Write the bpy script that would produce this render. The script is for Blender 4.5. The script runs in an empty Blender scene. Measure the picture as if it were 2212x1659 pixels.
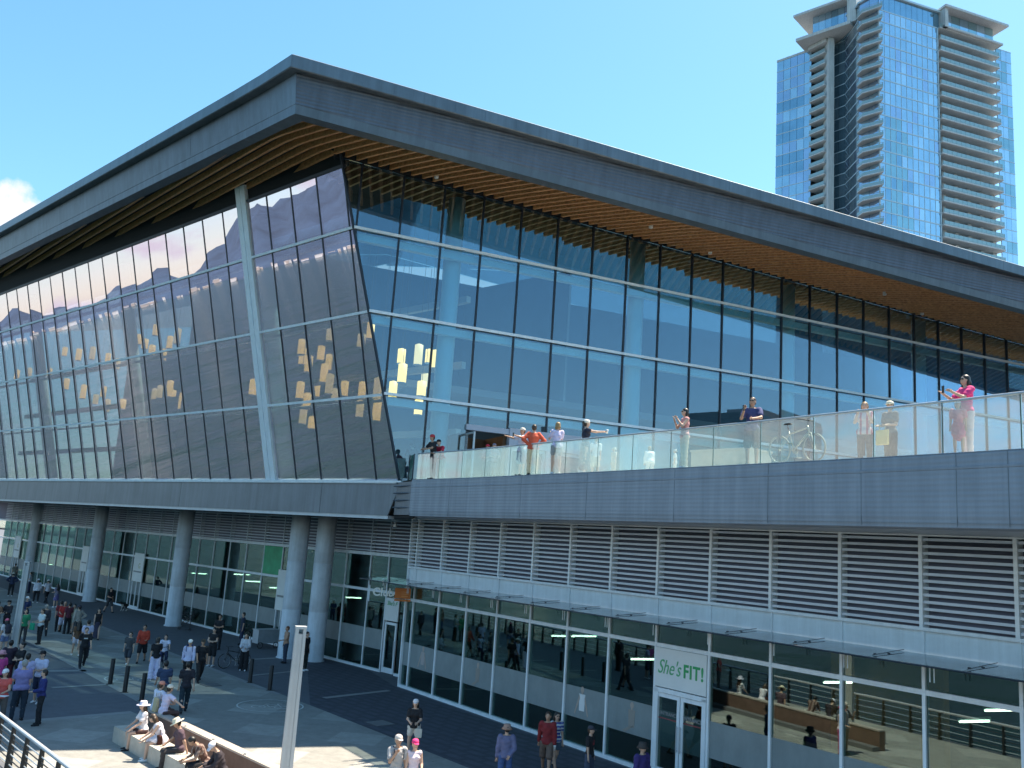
import bpy, math, random
import numpy as np
from mathutils import Vector, Matrix
random.seed(7); rng = np.random.default_rng(7)
D_ = bpy.data; SC = bpy.context.scene; COL = SC.collection
R = math.radians
def V3(*a): return np.array(a, float)
# ---------------------------------------------------------------- camera
W0, H0 = 2212.0, 1659.0
FPX, PITCH, ROLL, HC = 1928.17, R(10.2325), R(3.8732), 6.6
_f = V3(0, math.cos(PITCH), math.sin(PITCH)); _r0 = V3(1, 0, 0); _u0 = np.cross(_r0, _f)
_r = math.cos(ROLL)*_r0 + math.sin(ROLL)*_u0; _u = -math.sin(ROLL)*_r0 + math.cos(ROLL)*_u0
CAMP = V3(0, 0, HC)
cam = D_.cameras.new('camera'); camo = D_.objects.new('camera', cam); COL.objects.link(camo)
M = Matrix(((_r[0], _u[0], -_f[0], 0), (_r[1], _u[1], -_f[1], 0), (_r[2], _u[2], -_f[2], HC), (0, 0, 0, 1)))
camo.matrix_world = M
cam.sensor_fit = 'HORIZONTAL'; cam.sensor_width = 36; cam.lens = 36*FPX/W0
cam.clip_start = .1; cam.clip_end = 40000
SC.camera = camo
SUN_AZ, SUN_EL = 54.0, 64.0
# ---------------------------------------------------------------- world
wd = D_.worlds.new("World"); SC.world = wd; wd.use_nodes = True
nt = wd.node_tree; nt.nodes.clear(); L = nt.links.new
out = nt.nodes.new('ShaderNodeOutputWorld'); bg = nt.nodes.new('ShaderNodeBackground')
sky = nt.nodes.new('ShaderNodeTexSky'); sky.sky_type = 'NISHITA'; sky.sun_disc = False
sky.sun_elevation = R(SUN_EL); sky.sun_rotation = R(SUN_AZ); sky.air_density = 1.0; sky.dust_density = .5; sky.ozone_density = 2.6
hs = nt.nodes.new('ShaderNodeHueSaturation'); hs.inputs['Saturation'].default_value = 1.14; hs.inputs['Hue'].default_value = .479
tc = nt.nodes.new('ShaderNodeTexCoord'); sx = nt.nodes.new('ShaderNodeSeparateXYZ')
mp = nt.nodes.new('ShaderNodeMapping'); mp.inputs['Scale'].default_value = (1, 1, 2.6)
nz = nt.nodes.new('ShaderNodeTexNoise'); nz.inputs['Scale'].default_value = 5.5; nz.inputs['Detail'].default_value = 9; nz.inputs['Roughness'].default_value = .58
L(tc.outputs['Generated'], mp.inputs['Vector']); L(mp.outputs[0], nz.inputs['Vector']); L(tc.outputs['Generated'], sx.inputs[0])
rp = nt.nodes.new('ShaderNodeMapRange'); rp.inputs[1].default_value = .50; rp.inputs[2].default_value = .62; L(nz.outputs['Fac'], rp.inputs[0])
# cloud bank low in the west (elevation mask) and west half of the sky
me = nt.nodes.new('ShaderNodeMapRange'); me.inputs[1].default_value = .30; me.inputs[2].default_value = .18; L(sx.outputs['Z'], me.inputs[0])
mw = nt.nodes.new('ShaderNodeMapRange'); mw.inputs[1].default_value = -.46; mw.inputs[2].default_value = -.53; L(sx.outputs['X'], mw.inputs[0])
def mth(op, a, b):
    n = nt.nodes.new('ShaderNodeMath'); n.operation = op; n.use_clamp = True
    for i, v in enumerate((a, b)):
        if isinstance(v, (int, float)): n.inputs[i].default_value = v
        else: L(v, n.inputs[i])
    return n.outputs[0]
# denser veil very low in the west
veil = nt.nodes.new('ShaderNodeMapRange'); veil.inputs[1].default_value = .17; veil.inputs[2].default_value = .0; veil.inputs[4].default_value = .5; L(sx.outputs['Z'], veil.inputs[0])
msk = mth('MULTIPLY', mth('MULTIPLY', mth('ADD', rp.outputs[0], mth('MULTIPLY', veil.outputs[0], nz.outputs['Fac'])), me.outputs[0]), mw.outputs[0])
# one cumulus low beyond the roof at the left
dv = nt.nodes.new('ShaderNodeVectorMath'); dv.operation = 'DISTANCE'; _cd = (lambda v: v/np.linalg.norm(v))(_f*FPX+_r*(10-1106)-_u*(492-829.5)); dv.inputs[1].default_value = tuple(_cd); L(tc.outputs['Generated'], dv.inputs[0])
nz2 = nt.nodes.new('ShaderNodeTexNoise'); nz2.inputs['Scale'].default_value = 16; nz2.inputs['Detail'].default_value = 8; nz2.inputs['Roughness'].default_value = .6; L(tc.outputs['Generated'], nz2.inputs['Vector'])
ds_ = nt.nodes.new('ShaderNodeMath'); ds_.operation = 'MULTIPLY_ADD'; L(nz2.outputs['Fac'], ds_.inputs[0]); ds_.inputs[1].default_value = -.10; L(dv.outputs['Value'], ds_.inputs[2])
cm = nt.nodes.new('ShaderNodeMapRange'); cm.inputs[1].default_value = -.004; cm.inputs[2].default_value = -.02; L(ds_.outputs[0], cm.inputs[0])
msk = mth('ADD', msk, mth('MULTIPLY', cm.outputs[0], .9))
mx = nt.nodes.new('ShaderNodeMixRGB'); mx.inputs['Color2'].default_value = (4.4, 4.25, 4.6, 1)
L(sky.outputs[0], hs.inputs['Color']); L(hs.outputs[0], mx.inputs['Color1']); L(msk, mx.inputs['Fac'])
L(mx.outputs[0], bg.inputs['Color']); bg.inputs['Strength'].default_value = .105; L(bg.outputs[0], out.inputs['Surface'])
# ---------------------------------------------------------------- sun
sl = D_.lights.new('sun', 'SUN'); so = D_.objects.new('sun', sl); COL.objects.link(so)
sl.energy = 5.0; sl.angle = R(.53); sl.color = (1, .88, .70)
sd = V3(math.sin(R(SUN_AZ))*math.cos(R(SUN_EL)), math.cos(R(SUN_AZ))*math.cos(R(SUN_EL)), math.sin(R(SUN_EL)))
so.rotation_euler = Vector(sd).to_track_quat('Z', 'Y').to_euler(); so.location = (60, 60, 120)
SC.view_settings.view_transform = 'Standard'; SC.view_settings.look = 'None'; SC.view_settings.gamma = 1
SC.view_settings.exposure = 1.33
SC.cycles.max_bounces = 10; SC.cycles.transparent_max_bounces = 24; SC.cycles.glossy_bounces = 4
SC.cycles.diffuse_bounces = 4; SC.cycles.caustics_reflective = False; SC.cycles.caustics_refractive = False
SC.cycles.sample_clamp_indirect = 6
# ---------------------------------------------------------------- measuring helpers (pixel of the 2212 wide view -> point)
def ray(x, y): return _f*FPX + _r*(x-1106) - _u*(y-829.5)
def atz(x, y, z):
    d = ray(x, y); return CAMP + d*(z-HC)/d[2]
def atpl(x, y, P, n):
    d = ray(x, y); return CAMP + d*(n@(P-CAMP))/(n@d)
def dirv(a): a = R(a); return V3(math.sin(a), math.cos(a), 0)
def nrm(v): return v/np.linalg.norm(v)
# ---------------------------------------------------------------- materials
MATS = {}
def mat(name, col, rough=.6, metal=0., noise=0., nscale=6., bump=0., bscale=30., spec=None, emit=None, estr=1., coat=0.):
    if name in MATS: return MATS[name]
    m = D_.materials.new(name); m.use_nodes = True; t = m.node_tree; b = t.nodes['Principled BSDF']
    b.inputs['Base Color'].default_value = (*col, 1); b.inputs['Roughness'].default_value = rough; b.inputs['Metallic'].default_value = metal
    if spec is not None: b.inputs['Specular IOR Level'].default_value = spec
    if coat: b.inputs['Coat Weight'].default_value = coat
    if emit: b.inputs['Emission Color'].default_value = (*emit, 1); b.inputs['Emission Strength'].default_value = estr
    if noise or bump:
        c = t.nodes.new('ShaderNodeTexCoord')
        if noise:
            n = t.nodes.new('ShaderNodeTexNoise'); n.inputs['Scale'].default_value = nscale; n.inputs['Detail'].default_value = 6; n.inputs['Roughness'].default_value = .65
            t.links.new(c.outputs['Object'], n.inputs['Vector'])
            r = t.nodes.new('ShaderNodeValToRGB')
            r.color_ramp.elements[0].position = .3; r.color_ramp.elements[1].position = .7
            r.color_ramp.elements[0].color = tuple(max(0, v*(1-noise)) for v in col)+(1,)
            r.color_ramp.elements[1].color = tuple(min(1, v*(1+noise)) for v in col)+(1,)
            t.links.new(n.outputs['Fac'], r.inputs[0]); t.links.new(r.outputs[0], b.inputs['Base Color'])
        if bump:
            n2 = t.nodes.new('ShaderNodeTexNoise'); n2.inputs['Scale'].default_value = bscale; n2.inputs['Detail'].default_value = 5
            t.links.new(c.outputs['Object'], n2.inputs['Vector'])
            bp = t.nodes.new('ShaderNodeBump'); bp.inputs['Strength'].default_value = bump; bp.inputs['Distance'].default_value = .02
            t.links.new(n2.outputs['Fac'], bp.inputs['Height']); t.links.new(bp.outputs[0], b.inputs['Normal'])
    MATS[name] = m; return m
def glass(name, tint, refl, rough=0.0, fres=1.0, wob=0., rcol=(1, 1, 1), dust=0., dcol=(.8, .85, .82)):
    """sheet glass: tinted see-through plus a mirror share that grows at grazing angles"""
    if name in MATS: return MATS[name]
    m = D_.materials.new(name); m.use_nodes = True; t = m.node_tree; t.nodes.clear(); l = t.links.new
    o = t.nodes.new('ShaderNodeOutputMaterial'); tr = t.nodes.new('ShaderNodeBsdfTransparent'); gl = t.nodes.new('ShaderNodeBsdfGlossy')
    tr.inputs[0].default_value = (*tint, 1); gl.inputs['Color'].default_value = (*rcol, 1); gl.inputs['Roughness'].default_value = rough
    lw = t.nodes.new('ShaderNodeLayerWeight'); lw.inputs['Blend'].default_value = .25
    mr = t.nodes.new('ShaderNodeMapRange'); mr.inputs[3].default_value = refl; mr.inputs[4].default_value = min(1, refl+.75*fres); l(lw.outputs['Fresnel'], mr.inputs[0])
    mix = t.nodes.new('ShaderNodeMixShader'); l(mr.outputs[0], mix.inputs[0]); l(tr.outputs[0], mix.inputs[1]); l(gl.outputs[0], mix.inputs[2])
    last = mix.outputs[0]
    if wob:
        c = t.nodes.new('ShaderNodeTexCoord'); n = t.nodes.new('ShaderNodeTexNoise'); n.inputs['Scale'].default_value = .45; n.inputs['Detail'].default_value = 2
        l(c.outputs['Object'], n.inputs['Vector']); bp = t.nodes.new('ShaderNodeBump'); bp.inputs['Strength'].default_value = wob; bp.inputs['Distance'].default_value = .02
        l(n.outputs['Fac'], bp.inputs['Height']); l(bp.outputs[0], gl.inputs['Normal'])
    if dust:
        df = t.nodes.new('ShaderNodeBsdfDiffuse'); df.inputs[0].default_value = (*dcol, 1)
        tl = t.nodes.new('ShaderNodeBsdfTranslucent'); tl.inputs[0].default_value = (*dcol, 1)
        ad = t.nodes.new('ShaderNodeMixShader'); ad.inputs[0].default_value = .6; l(df.outputs[0], ad.inputs[1]); l(tl.outputs[0], ad.inputs[2])
        c = t.nodes.new('ShaderNodeTexCoord'); n = t.nodes.new('ShaderNodeTexNoise'); n.inputs['Scale'].default_value = 1.3; n.inputs['Detail'].default_value = 5
        l(c.outputs['Object'], n.inputs['Vector'])
        m2 = t.nodes.new('ShaderNodeMapRange'); m2.inputs[1].default_value = .35; m2.inputs[2].default_value = .7; m2.inputs[3].default_value = dust*.45; m2.inputs[4].default_value = dust*1.3; l(n.outputs['Fac'], m2.inputs[0])
        mm = t.nodes.new('ShaderNodeMixShader'); l(m2.outputs[0], mm.inputs[0]); l(last, mm.inputs[1]); l(ad.outputs[0], mm.inputs[2]); last = mm.outputs[0]
    l(last, o.inputs['Surface']); MATS[name] = m; return m
def stripes(name, col, period, depth, axis='Z', rough=.45, metal=.2, dark=.75, noise=.1, line=.0, lcol=(.4, .45, .5)):
    """ribbed metal cladding: horizontal grooves as bump and slight tone"""
    if name in MATS: return MATS[name]
    m = mat(name, col, rough, metal, noise, 1.2); t = m.node_tree; b = t.nodes['Principled BSDF']
    c = t.nodes.new('ShaderNodeTexCoord'); s = t.nodes.new('ShaderNodeSeparateXYZ'); t.links.new(c.outputs['Object'], s.inputs[0])
    d = t.nodes.new('ShaderNodeMath'); d.operation = 'MULTIPLY'; d.inputs[1].default_value = 2*math.pi/period; t.links.new(s.outputs[axis], d.inputs[0])
    sn = t.nodes.new('ShaderNodeMath'); sn.operation = 'SINE'; t.links.new(d.outputs[0], sn.inputs[0])
    bp = t.nodes.new('ShaderNodeBump'); bp.inputs['Strength'].default_value = .8; bp.inputs['Distance'].default_value = depth
    t.links.new(sn.outputs[0], bp.inputs['Height']); t.links.new(bp.outputs[0], b.inputs['Normal'])
    return m
alum = mat('aluminium_light', (.78, .84, .90), .45, 0, .05, 3)
alum_d = mat('aluminium_dark', (.022, .032, .05), .45, .2)
alum_g = mat('aluminium_grey', (.46, .51, .56), .42, .4, .1, 2)
clad = mat('cladding_metal', (.125, .15, .18), .42, .35, .13, .7)
cap_m = mat('cladding_cap', (.155, .185, .215), .38, .35, .12, .6)
clad_rib = stripes('cladding_ribbed', (.13, .155, .20), .14, .012, noise=.1)
fas_rib = stripes('terrace_fascia_metal', (.23, .27, .33), .11, .0018, noise=.07)
fas_sm = mat('fascia_metal', (.17, .195, .225), .42, .35, .12, .6)
conc = mat('concrete_column', (.60, .65, .72), .75, 0, .12, 1.5, .15, 20)
conc_l = mat('concrete_pale', (.46, .43, .38), .85, 0, .14, 3, .25, 30)
conc_t = mat('tower_concrete', (.62, .63, .62), .8, 0, .08, .5)
dark = mat('dark_recess', (.01, .012, .016), .8)
wood_d = mat('wood_dark', (.13, .065, .03), .6, 0, .2, 4)
inter = mat('interior_plaster', (.30, .33, .35), .9, 0, .1, .4)
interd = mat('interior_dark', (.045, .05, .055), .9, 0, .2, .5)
intfloor = mat('interior_floor', (.12, .12, .12), .5, 0, .1, 1)
icol = mat('interior_column', (.86, .94, .94), .6, 0, .05, 2)
def wood():
    m = mat('soffit_wood', (.46, .20, .07), .5, 0, 0); t = m.node_tree; b = t.nodes['Principled BSDF']
    c = t.nodes.new('ShaderNodeTexCoord'); mp_ = t.nodes.new('ShaderNodeMapping'); mp_.inputs['Rotation'].default_value = (0, 0, R(-47)); mp_.inputs['Scale'].default_value = (.25, 3, 3)
    n = t.nodes.new('ShaderNodeTexNoise'); n.inputs['Scale'].default_value = 3; n.inputs['Detail'].default_value = 8
    r = t.nodes.new('ShaderNodeValToRGB'); r.color_ramp.elements[0].position = .3; r.color_ramp.elements[1].position = .72
    r.color_ramp.elements[0].color = (.46, .205, .085, 1); r.color_ramp.elements[1].color = (.78, .42, .19, 1)
    t.links.new(c.outputs['Object'], mp_.inputs[0]); t.links.new(mp_.outputs[0], n.inputs['Vector']); t.links.new(n.outputs['Fac'], r.inputs[0]); t.links.new(r.outputs[0], b.inputs['Base Color'])
    return m
woodm = wood()
gA = glass('glass_hall_west', (.62, .72, .74), .25, wob=.03, rcol=(.90, .80, .90), fres=.55)
gB = glass('glass_hall_terrace', (.66, .86, .92), .11, wob=.03, rcol=(.80, .86, 1.0), fres=.7)
gC = glass('glass_shop', (.40, .55, .53), .115, wob=.04, fres=.75, rcol=(.8, .95, .92))
gcan = glass('glass_canopy', (.55, .68, .74), .42, fres=.8, wob=.35, dust=.16, dcol=(.84, .90, .96))
gR = glass('glass_railing', (.84, .91, .89), .10, fres=.5, dust=.08, dcol=(.58, .60, .54))
frost = mat('frosted_film', (.22, .265, .28), .5, 0, .06, 2)
def streak(m, lo=.80, hi=1.10, sc=(2.2, 2.2, .12)):
    t = m.node_tree; b = t.nodes['Principled BSDF']; l = t.links.new
    src = [k.from_socket for k in t.links if k.to_socket == b.inputs['Base Color']]
    c = t.nodes.new('ShaderNodeTexCoord'); p = t.nodes.new('ShaderNodeMapping'); p.inputs['Scale'].default_value = sc
    n = t.nodes.new('ShaderNodeTexNoise'); n.inputs['Scale'].default_value = 1.5; n.inputs['Detail'].default_value = 7; n.inputs['Roughness'].default_value = .7
    r = t.nodes.new('ShaderNodeMapRange'); r.inputs[1].default_value = .32; r.inputs[2].default_value = .68; r.inputs[3].default_value = lo; r.inputs[4].default_value = hi
    x = t.nodes.new('ShaderNodeMixRGB'); x.blend_type = 'MULTIPLY'; x.inputs[0].default_value = 1
    l(c.outputs['Object'], p.inputs[0]); l(p.outputs[0], n.inputs[0]); l(n.outputs[0], r.inputs[0]); l(r.outputs[0], x.inputs[2])
    if src: l(src[0], x.inputs[1])
    else: x.inputs[1].default_value = b.inputs['Base Color'].default_value
    l(x.outputs[0], b.inputs['Base Color']); return m
for m_ in (clad, cap_m, clad_rib, fas_rib, fas_sm, conc, conc_t): streak(m_)
streak(alum, .88, 1.04); streak(frost, .86, 1.06, (1.2, 1.2, .5))
# ---------------------------------------------------------------- object helpers
def tag(o, label=None, cat=None, group=None, kind=None):
    if label: o['label'] = label
    if cat: o['category'] = cat
    if group: o['group'] = group
    if kind: o['kind'] = kind
    return o
def empty(name, loc, label=None, cat=None, group=None, rz=0):
    o = D_.objects.new(name, None); o.location = tuple(map(float, loc)); o.rotation_euler = (0, 0, rz); o.empty_display_size = .2
    COL.objects.link(o); return tag(o, label, cat, group)
class MB:
    def __init__(s): s.v = []; s.f = []; s.m = []
    def add(s, vs, fs, mi=0):
        n = len(s.v); s.v.extend([tuple(map(float, v)) for v in vs]); s.f.extend([tuple(n+i for i in f) for f in fs]); s.m.extend([mi]*len(fs)); return s
    def hexa(s, p, mi=0):   # 8 points: bottom 0-3 ccw, top 4-7
        return s.add(p, [(0, 3, 2, 1), (4, 5, 6, 7), (0, 1, 5, 4), (1, 2, 6, 5), (2, 3, 7, 6), (3, 0, 4, 7)], mi)
    def box(s, c, d, mi=0, rz=0, M3=None):
        x, y, z = d[0]/2, d[1]/2, d[2]/2
        q = np.array([(-x, -y, -z), (x, -y, -z), (x, y, -z), (-x, y, -z), (-x, -y, z), (x, -y, z), (x, y, z), (-x, y, z)])
        if M3 is None: cz, sz = math.cos(rz), math.sin(rz); M3 = np.array([[cz, -sz, 0], [sz, cz, 0], [0, 0, 1]])
        return s.hexa(q@M3.T+np.array(c), mi)
    def prism(s, poly, z0, z1, mi=0):
        n = len(poly); vs = [(p[0], p[1], z0) for p in poly]+[(p[0], p[1], z1) for p in poly]
        fs = [tuple(range(n-1, -1, -1)), tuple(range(n, 2*n))]+[(i, (i+1) % n, (i+1) % n+n, i+n) for i in range(n)]
        return s.add(vs, fs, mi)
    def ext(s, pts, off, mi=0):   # polygon pts extruded by vector off
        n = len(pts); vs = list(pts)+[np.array(p)+off for p in pts]
        return s.add(vs, [tuple(range(n-1, -1, -1)), tuple(range(n, 2*n))]+[(i, (i+1) % n, (i+1) % n+n, i+n) for i in range(n)], mi)
    def tube(s, pts, r, n=8, mi=0, closed=False, ends=True):
        pts = [np.array(p, float) for p in pts]; rs = r if isinstance(r, (list, tuple)) else [r]*len(pts); N = len(pts); rings = []
        ref = None
        for i, p in enumerate(pts):
            a = pts[(i-1) % N] if (closed or i > 0) else p; b = pts[(i+1) % N] if (closed or i < N-1) else p
            d = nrm(b-a)
            if ref is None: ref = V3(0, 0, 1) if abs(d[2]) < .9 else V3(1, 0, 0)
            u = nrm(np.cross(d, ref)); w = np.cross(d, u); ref = -nrm(np.cross(d, np.cross(ref, d)))*-1 if False else ref
            rings.append([p+rs[i]*(math.cos(2*math.pi*k/n)*u+math.sin(2*math.pi*k/n)*w) for k in range(n)])
        vs = [v for g in rings for v in g]; fs = []
        for i in range(N if closed else N-1):
            a, b = i*n, ((i+1) % N)*n
            for k in range(n): fs.append((a+k, b+k, b+(k+1) % n, a+(k+1) % n))
        if ends and not closed: fs += [tuple(range(n)), tuple((N-1)*n+k for k in range(n-1, -1, -1))]
        return s.add(vs, fs, mi)
    def lathe(s, prof, c=(0, 0, 0), n=24, mi=0, sc=(1, 1)):
        vs = []; fs = []
        for r, z in prof:
            for k in range(n): a = 2*math.pi*k/n; vs.append((c[0]+r*math.cos(a)*sc[0], c[1]+r*math.sin(a)*sc[1], c[2]+z))
        for i in range(len(prof)-1):
            for k in range(n): fs.append((i*n+k, i*n+(k+1) % n, (i+1)*n+(k+1) % n, (i+1)*n+k))
        fs.append(tuple(range(n-1, -1, -1))); fs.append(tuple((len(prof)-1)*n+k for k in range(n)))
        return s.add(vs, fs, mi)
    def build(s, name, mats, parent=None, smooth=False, origin=None):
        me_ = D_.meshes.new(name); vs = np.array(s.v, float)
        if parent is not None and origin is None:
            pr = parent; org = np.zeros(3)
            while pr is not None: org += np.array(pr.location); pr = pr.parent
            vs = vs-org if REL[0] else vs
        elif origin is not None: vs = vs-np.array(origin)
        me_.from_pydata(vs.tolist(), [], s.f)
        for m_ in (mats if isinstance(mats, (list, tuple)) else [mats]): me_.materials.append(m_)
        me_.polygons.foreach_set('material_index', s.m)
        if smooth: me_.polygons.foreach_set('use_smooth', [True]*len(s.f))
        me_.update(); o = D_.objects.new(name, me_); COL.objects.link(o)
        if origin is not None: o.location = tuple(map(float, origin))
        if parent is not None: o.parent = parent
        return o
REL = [True]   # vertices are given in world space; parents without rotation are subtracted
def copy_tree(o, parent=None):
    c = o.copy(); COL.objects.link(c)
    if parent is not None: c.parent = parent
    for ch in [x for x in o.children]: copy_tree(ch, c)
    return c
class Frame:
    """wall frame: s along the wall, z = height above world zero, o = distance outwards"""
    def __init__(f, O, u, n, upz=None, z0=0.): f.O = np.array(O, float); f.u = u; f.n = n; f.up = V3(0, 0, 1) if upz is None else upz; f.z0 = z0
    def P(f, s, z, o=0.): return f.O+f.u*s+f.n*o+f.up*(z-f.z0)
    def box(f, mb, s0, s1, z0, z1, o0, o1, mi=0):
        P = f.P; return mb.hexa([P(s0, z0, o1), P(s1, z0, o1), P(s1, z0, o0), P(s0, z0, o0), P(s0, z1, o1), P(s1, z1, o1), P(s1, z1, o0), P(s0, z1, o0)], mi)
    def poly(f, mb, pts, o0, o1, mi=0):
        return mb.ext([f.P(s, z, o0) for s, z in pts], f.n*(o1-o0), mi)
def clip(poly, a, b, c):   # keep a*s+b*z<=c
    o = []
    for i in range(len(poly)):
        p, q = poly[i], poly[(i+1) % len(poly)]; dp = a*p[0]+b*p[1]-c; dq = a*q[0]+b*q[1]-c
        if dp <= 0: o.append(p)
        if (dp < 0 < dq) or (dq < 0 < dp): t = dp/(dp-dq); o.append((p[0]+t*(q[0]-p[0]), p[1]+t*(q[1]-p[1])))
    return o
def area(p): return abs(sum(p[i][0]*p[(i+1) % len(p)][1]-p[(i+1) % len(p)][0]*p[i][1] for i in range(len(p))))/2 if len(p) > 2 else 0
SPC = [1.0]
def text_mesh(txt, size, shear=0., bold=0.):
    cu = D_.curves.new('t', 'FONT'); cu.body = txt; cu.size = size; cu.shear = shear; cu.offset = bold; cu.extrude = .004; cu.space_character = SPC[0]; cu.align_x = 'CENTER'; cu.align_y = 'CENTER'
    ob = D_.objects.new('t', cu); COL.objects.link(ob); dg = bpy.context.evaluated_depsgraph_get()
    me_ = D_.meshes.new_from_object(ob.evaluated_get(dg)); D_.objects.remove(ob); D_.curves.remove(cu); return me_
def place_text(name, txt, size, P, u, n, m, parent, shear=0., bold=0., mirror=False, sx=1.):
    me_ = text_mesh(txt, size, shear, bold); me_.materials.clear(); me_.materials.append(m)
    org = np.zeros(3); pr = parent
    while pr is not None: org += np.array(pr.location); pr = pr.parent
    up = V3(0, 0, 1); co = np.array([v.co[:] for v in me_.vertices])
    w = np.array([P-org+u*c[0]*sx+up*c[1]+n*c[2] for c in co]); me_.vertices.foreach_set('co', w.ravel()); me_.update()
    me_.name = name; o = D_.objects.new(name, me_); COL.objects.link(o); o.parent = parent; return o
# ================================================================ setting
uC = -dirv(-34.98); nC = V3(-uC[1]*-1, 0, 0)
nC = V3(uC[1], -uC[0], 0); nC = nC if nC @ (CAMP-atz(864, 1483, 0)) > 0 else -nC
Cb = atz(864, 1483, 0); FC = Frame(Cb, uC, nC)
uD = -dirv(-42.96); nD = V3(uD[1], -uD[0], 0); Dc = atz(737, 1430, 0); nD = nD if nD @ (CAMP-Dc) > 0 else -nD; FD = Frame(Dc, uD, nD)
P0 = atz(862, 1039, 9.0); uB = dirv(66.39); nB = V3(uB[1], -uB[0], 0); FB = Frame(P0, uB, nB, z0=9)
uA = dirv(-47.56); Pt = atpl(737, 343, P0, nB); nA = nrm(np.cross(uA, Pt-P0)); nA = nA if nA[2] < 0 else -nA
eA = np.cross(nA, uA); eA = eA*np.sign(eA[2]); FA = Frame(P0, uA, nA, eA/eA[2], 9)
kB = ((Pt-P0)@uB)/(Pt[2]-9)                       # corner line on the B wall: s = kB*(z-9)
kA = ((Pt-P0)@uA)/(Pt[2]-9)
# quay edge
Q0 = atz(-30, 1520, 1.1); Q0 = atz(0, 1543, 1.1); Q1 = atz(150, 1659, 1.1); Q0[2] = Q1[2] = 0; uQ = nrm(Q1-Q0); nQ = V3(-uQ[1], uQ[0], 0)
nQ = nQ if nQ @ (CAMP-Q0) > 0 else -nQ
qa, qb = Q0-uQ*75, Q0+uQ*60; qe = nQ*.35
land = [qa+qe, qb+qe, qb+V3(60, -30, 0), V3(2500, -300, 0), V3(2500, 2500, 0), V3(-500, 2500, 0), V3(-160, 170, 0)]
def pave(name, col, sc, nz_, joint, rot, jd=.72):
    m = mat(name, col, .8, 0, nz_, .35, .12, 40); t = m.node_tree; b = t.nodes['Principled BSDF']
    c = t.nodes.new('ShaderNodeTexCoord'); mp_ = t.nodes.new('ShaderNodeMapping'); mp_.inputs['Rotation'].default_value = (0, 0, rot)
    br = t.nodes.new('ShaderNodeTexBrick'); br.inputs['Scale'].default_value = 1; br.inputs['Brick Width'].default_value = sc[0]; br.inputs['Row Height'].default_value = sc[1]
    br.inputs['Mortar Size'].default_value = joint; br.inputs['Color1'].default_value = (1, 1, 1, 1); br.inputs['Color2'].default_value = (.9, .9, .9, 1); br.inputs['Mortar'].default_value = (jd, jd, jd, 1)
    t.links.new(c.outputs['Object'], mp_.inputs[0]); t.links.new(mp_.outputs[0], br.inputs[0])
    src = [l_.from_socket for l_ in t.links if l_.to_socket == b.inputs['Base Color']][0]
    mm = t.nodes.new('ShaderNodeMixRGB'); mm.blend_type = 'MULTIPLY'; mm.inputs[0].default_value = 1
    t.links.new(src, mm.inputs[1]); t.links.new(br.outputs[0], mm.inputs[2])
    # large worn patches
    n = t.nodes.new('ShaderNodeTexNoise'); n.inputs['Scale'].default_value = 2.2; n.inputs['Detail'].default_value = 9; n.inputs['Roughness'].default_value = .75; t.links.new(c.outputs['Object'], n.inputs[0])
    r = t.nodes.new('ShaderNodeMapRange'); r.inputs[1].default_value = .3; r.inputs[2].default_value = .75; r.inputs[3].default_value = .74; r.inputs[4].default_value = 1.16; t.links.new(n.outputs[0], r.inputs[0])
    m3 = t.nodes.new('ShaderNodeMixRGB'); m3.blend_type = 'MULTIPLY'; m3.inputs[0].default_value = 1; t.links.new(mm.outputs[0], m3.inputs[1]); t.links.new(r.outputs[0], m3.inputs[2])
    vo = t.nodes.new('ShaderNodeTexVoronoi'); vo.inputs['Scale'].default_value = 1.6; t.links.new(c.outputs['Object'], vo.inputs['Vector'])
    r2 = t.nodes.new('ShaderNodeMapRange'); r2.inputs[1].default_value = .045; r2.inputs[2].default_value = .075; r2.inputs[3].default_value = .62; r2.inputs[4].default_value = 1; t.links.new(vo.outputs['Distance'], r2.inputs[0])
    m4 = t.nodes.new('ShaderNodeMixRGB'); m4.blend_type = 'MULTIPLY'; m4.inputs[0].default_value = 1; t.links.new(m3.outputs[0], m4.inputs[1]); t.links.new(r2.outputs[0], m4.inputs[2])
    t.links.new(m4.outputs[0], b.inputs['Base Color']); return m
aQ = math.atan2(uQ[1], uQ[0])
m_plaza = pave('paving_dark', (.17, .18, .21), (.6, .3), .012, -aQ, .15)
m_path = pave('paving_light', (.37, .365, .345), (3.2, 3.2), .012, -aQ, .12)
m_band = pave('paving_charcoal', (.08, .085, .112), (.9, .45), .012, .1, -aQ)
m_line = mat('paving_line', (.27, .27, .27), .8, 0, .1, 2)
g = MB().prism([p[:2] for p in land], -3.2, 0); tag(g.build('plaza_ground', [m_plaza]), kind='structure')
def strip(name, pts, m_, z=.004, k='structure'):
    o = MB().prism([p[:2] for p in pts], z-.003, z).build(name, m_); return tag(o, kind=k)
# path between the two bollard lines
b3, b5 = atz(236, 1478, 0), atz(304, 1515, 0); b1, b2 = atz(539.5, 1475, 0), atz(582, 1491, 0)
uP = nrm((b5-b3)+(b2-b1)); nP = V3(uP[1], -uP[0], 0)
if nP@(b1-b3) < 0: nP = -nP
e1, e2 = b3-nP*.15, b1+nP*.05
strip('path', [e1-uP*70, e1+uP*60, e2+uP*60+nP*0, e2-uP*70], m_path)
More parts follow.
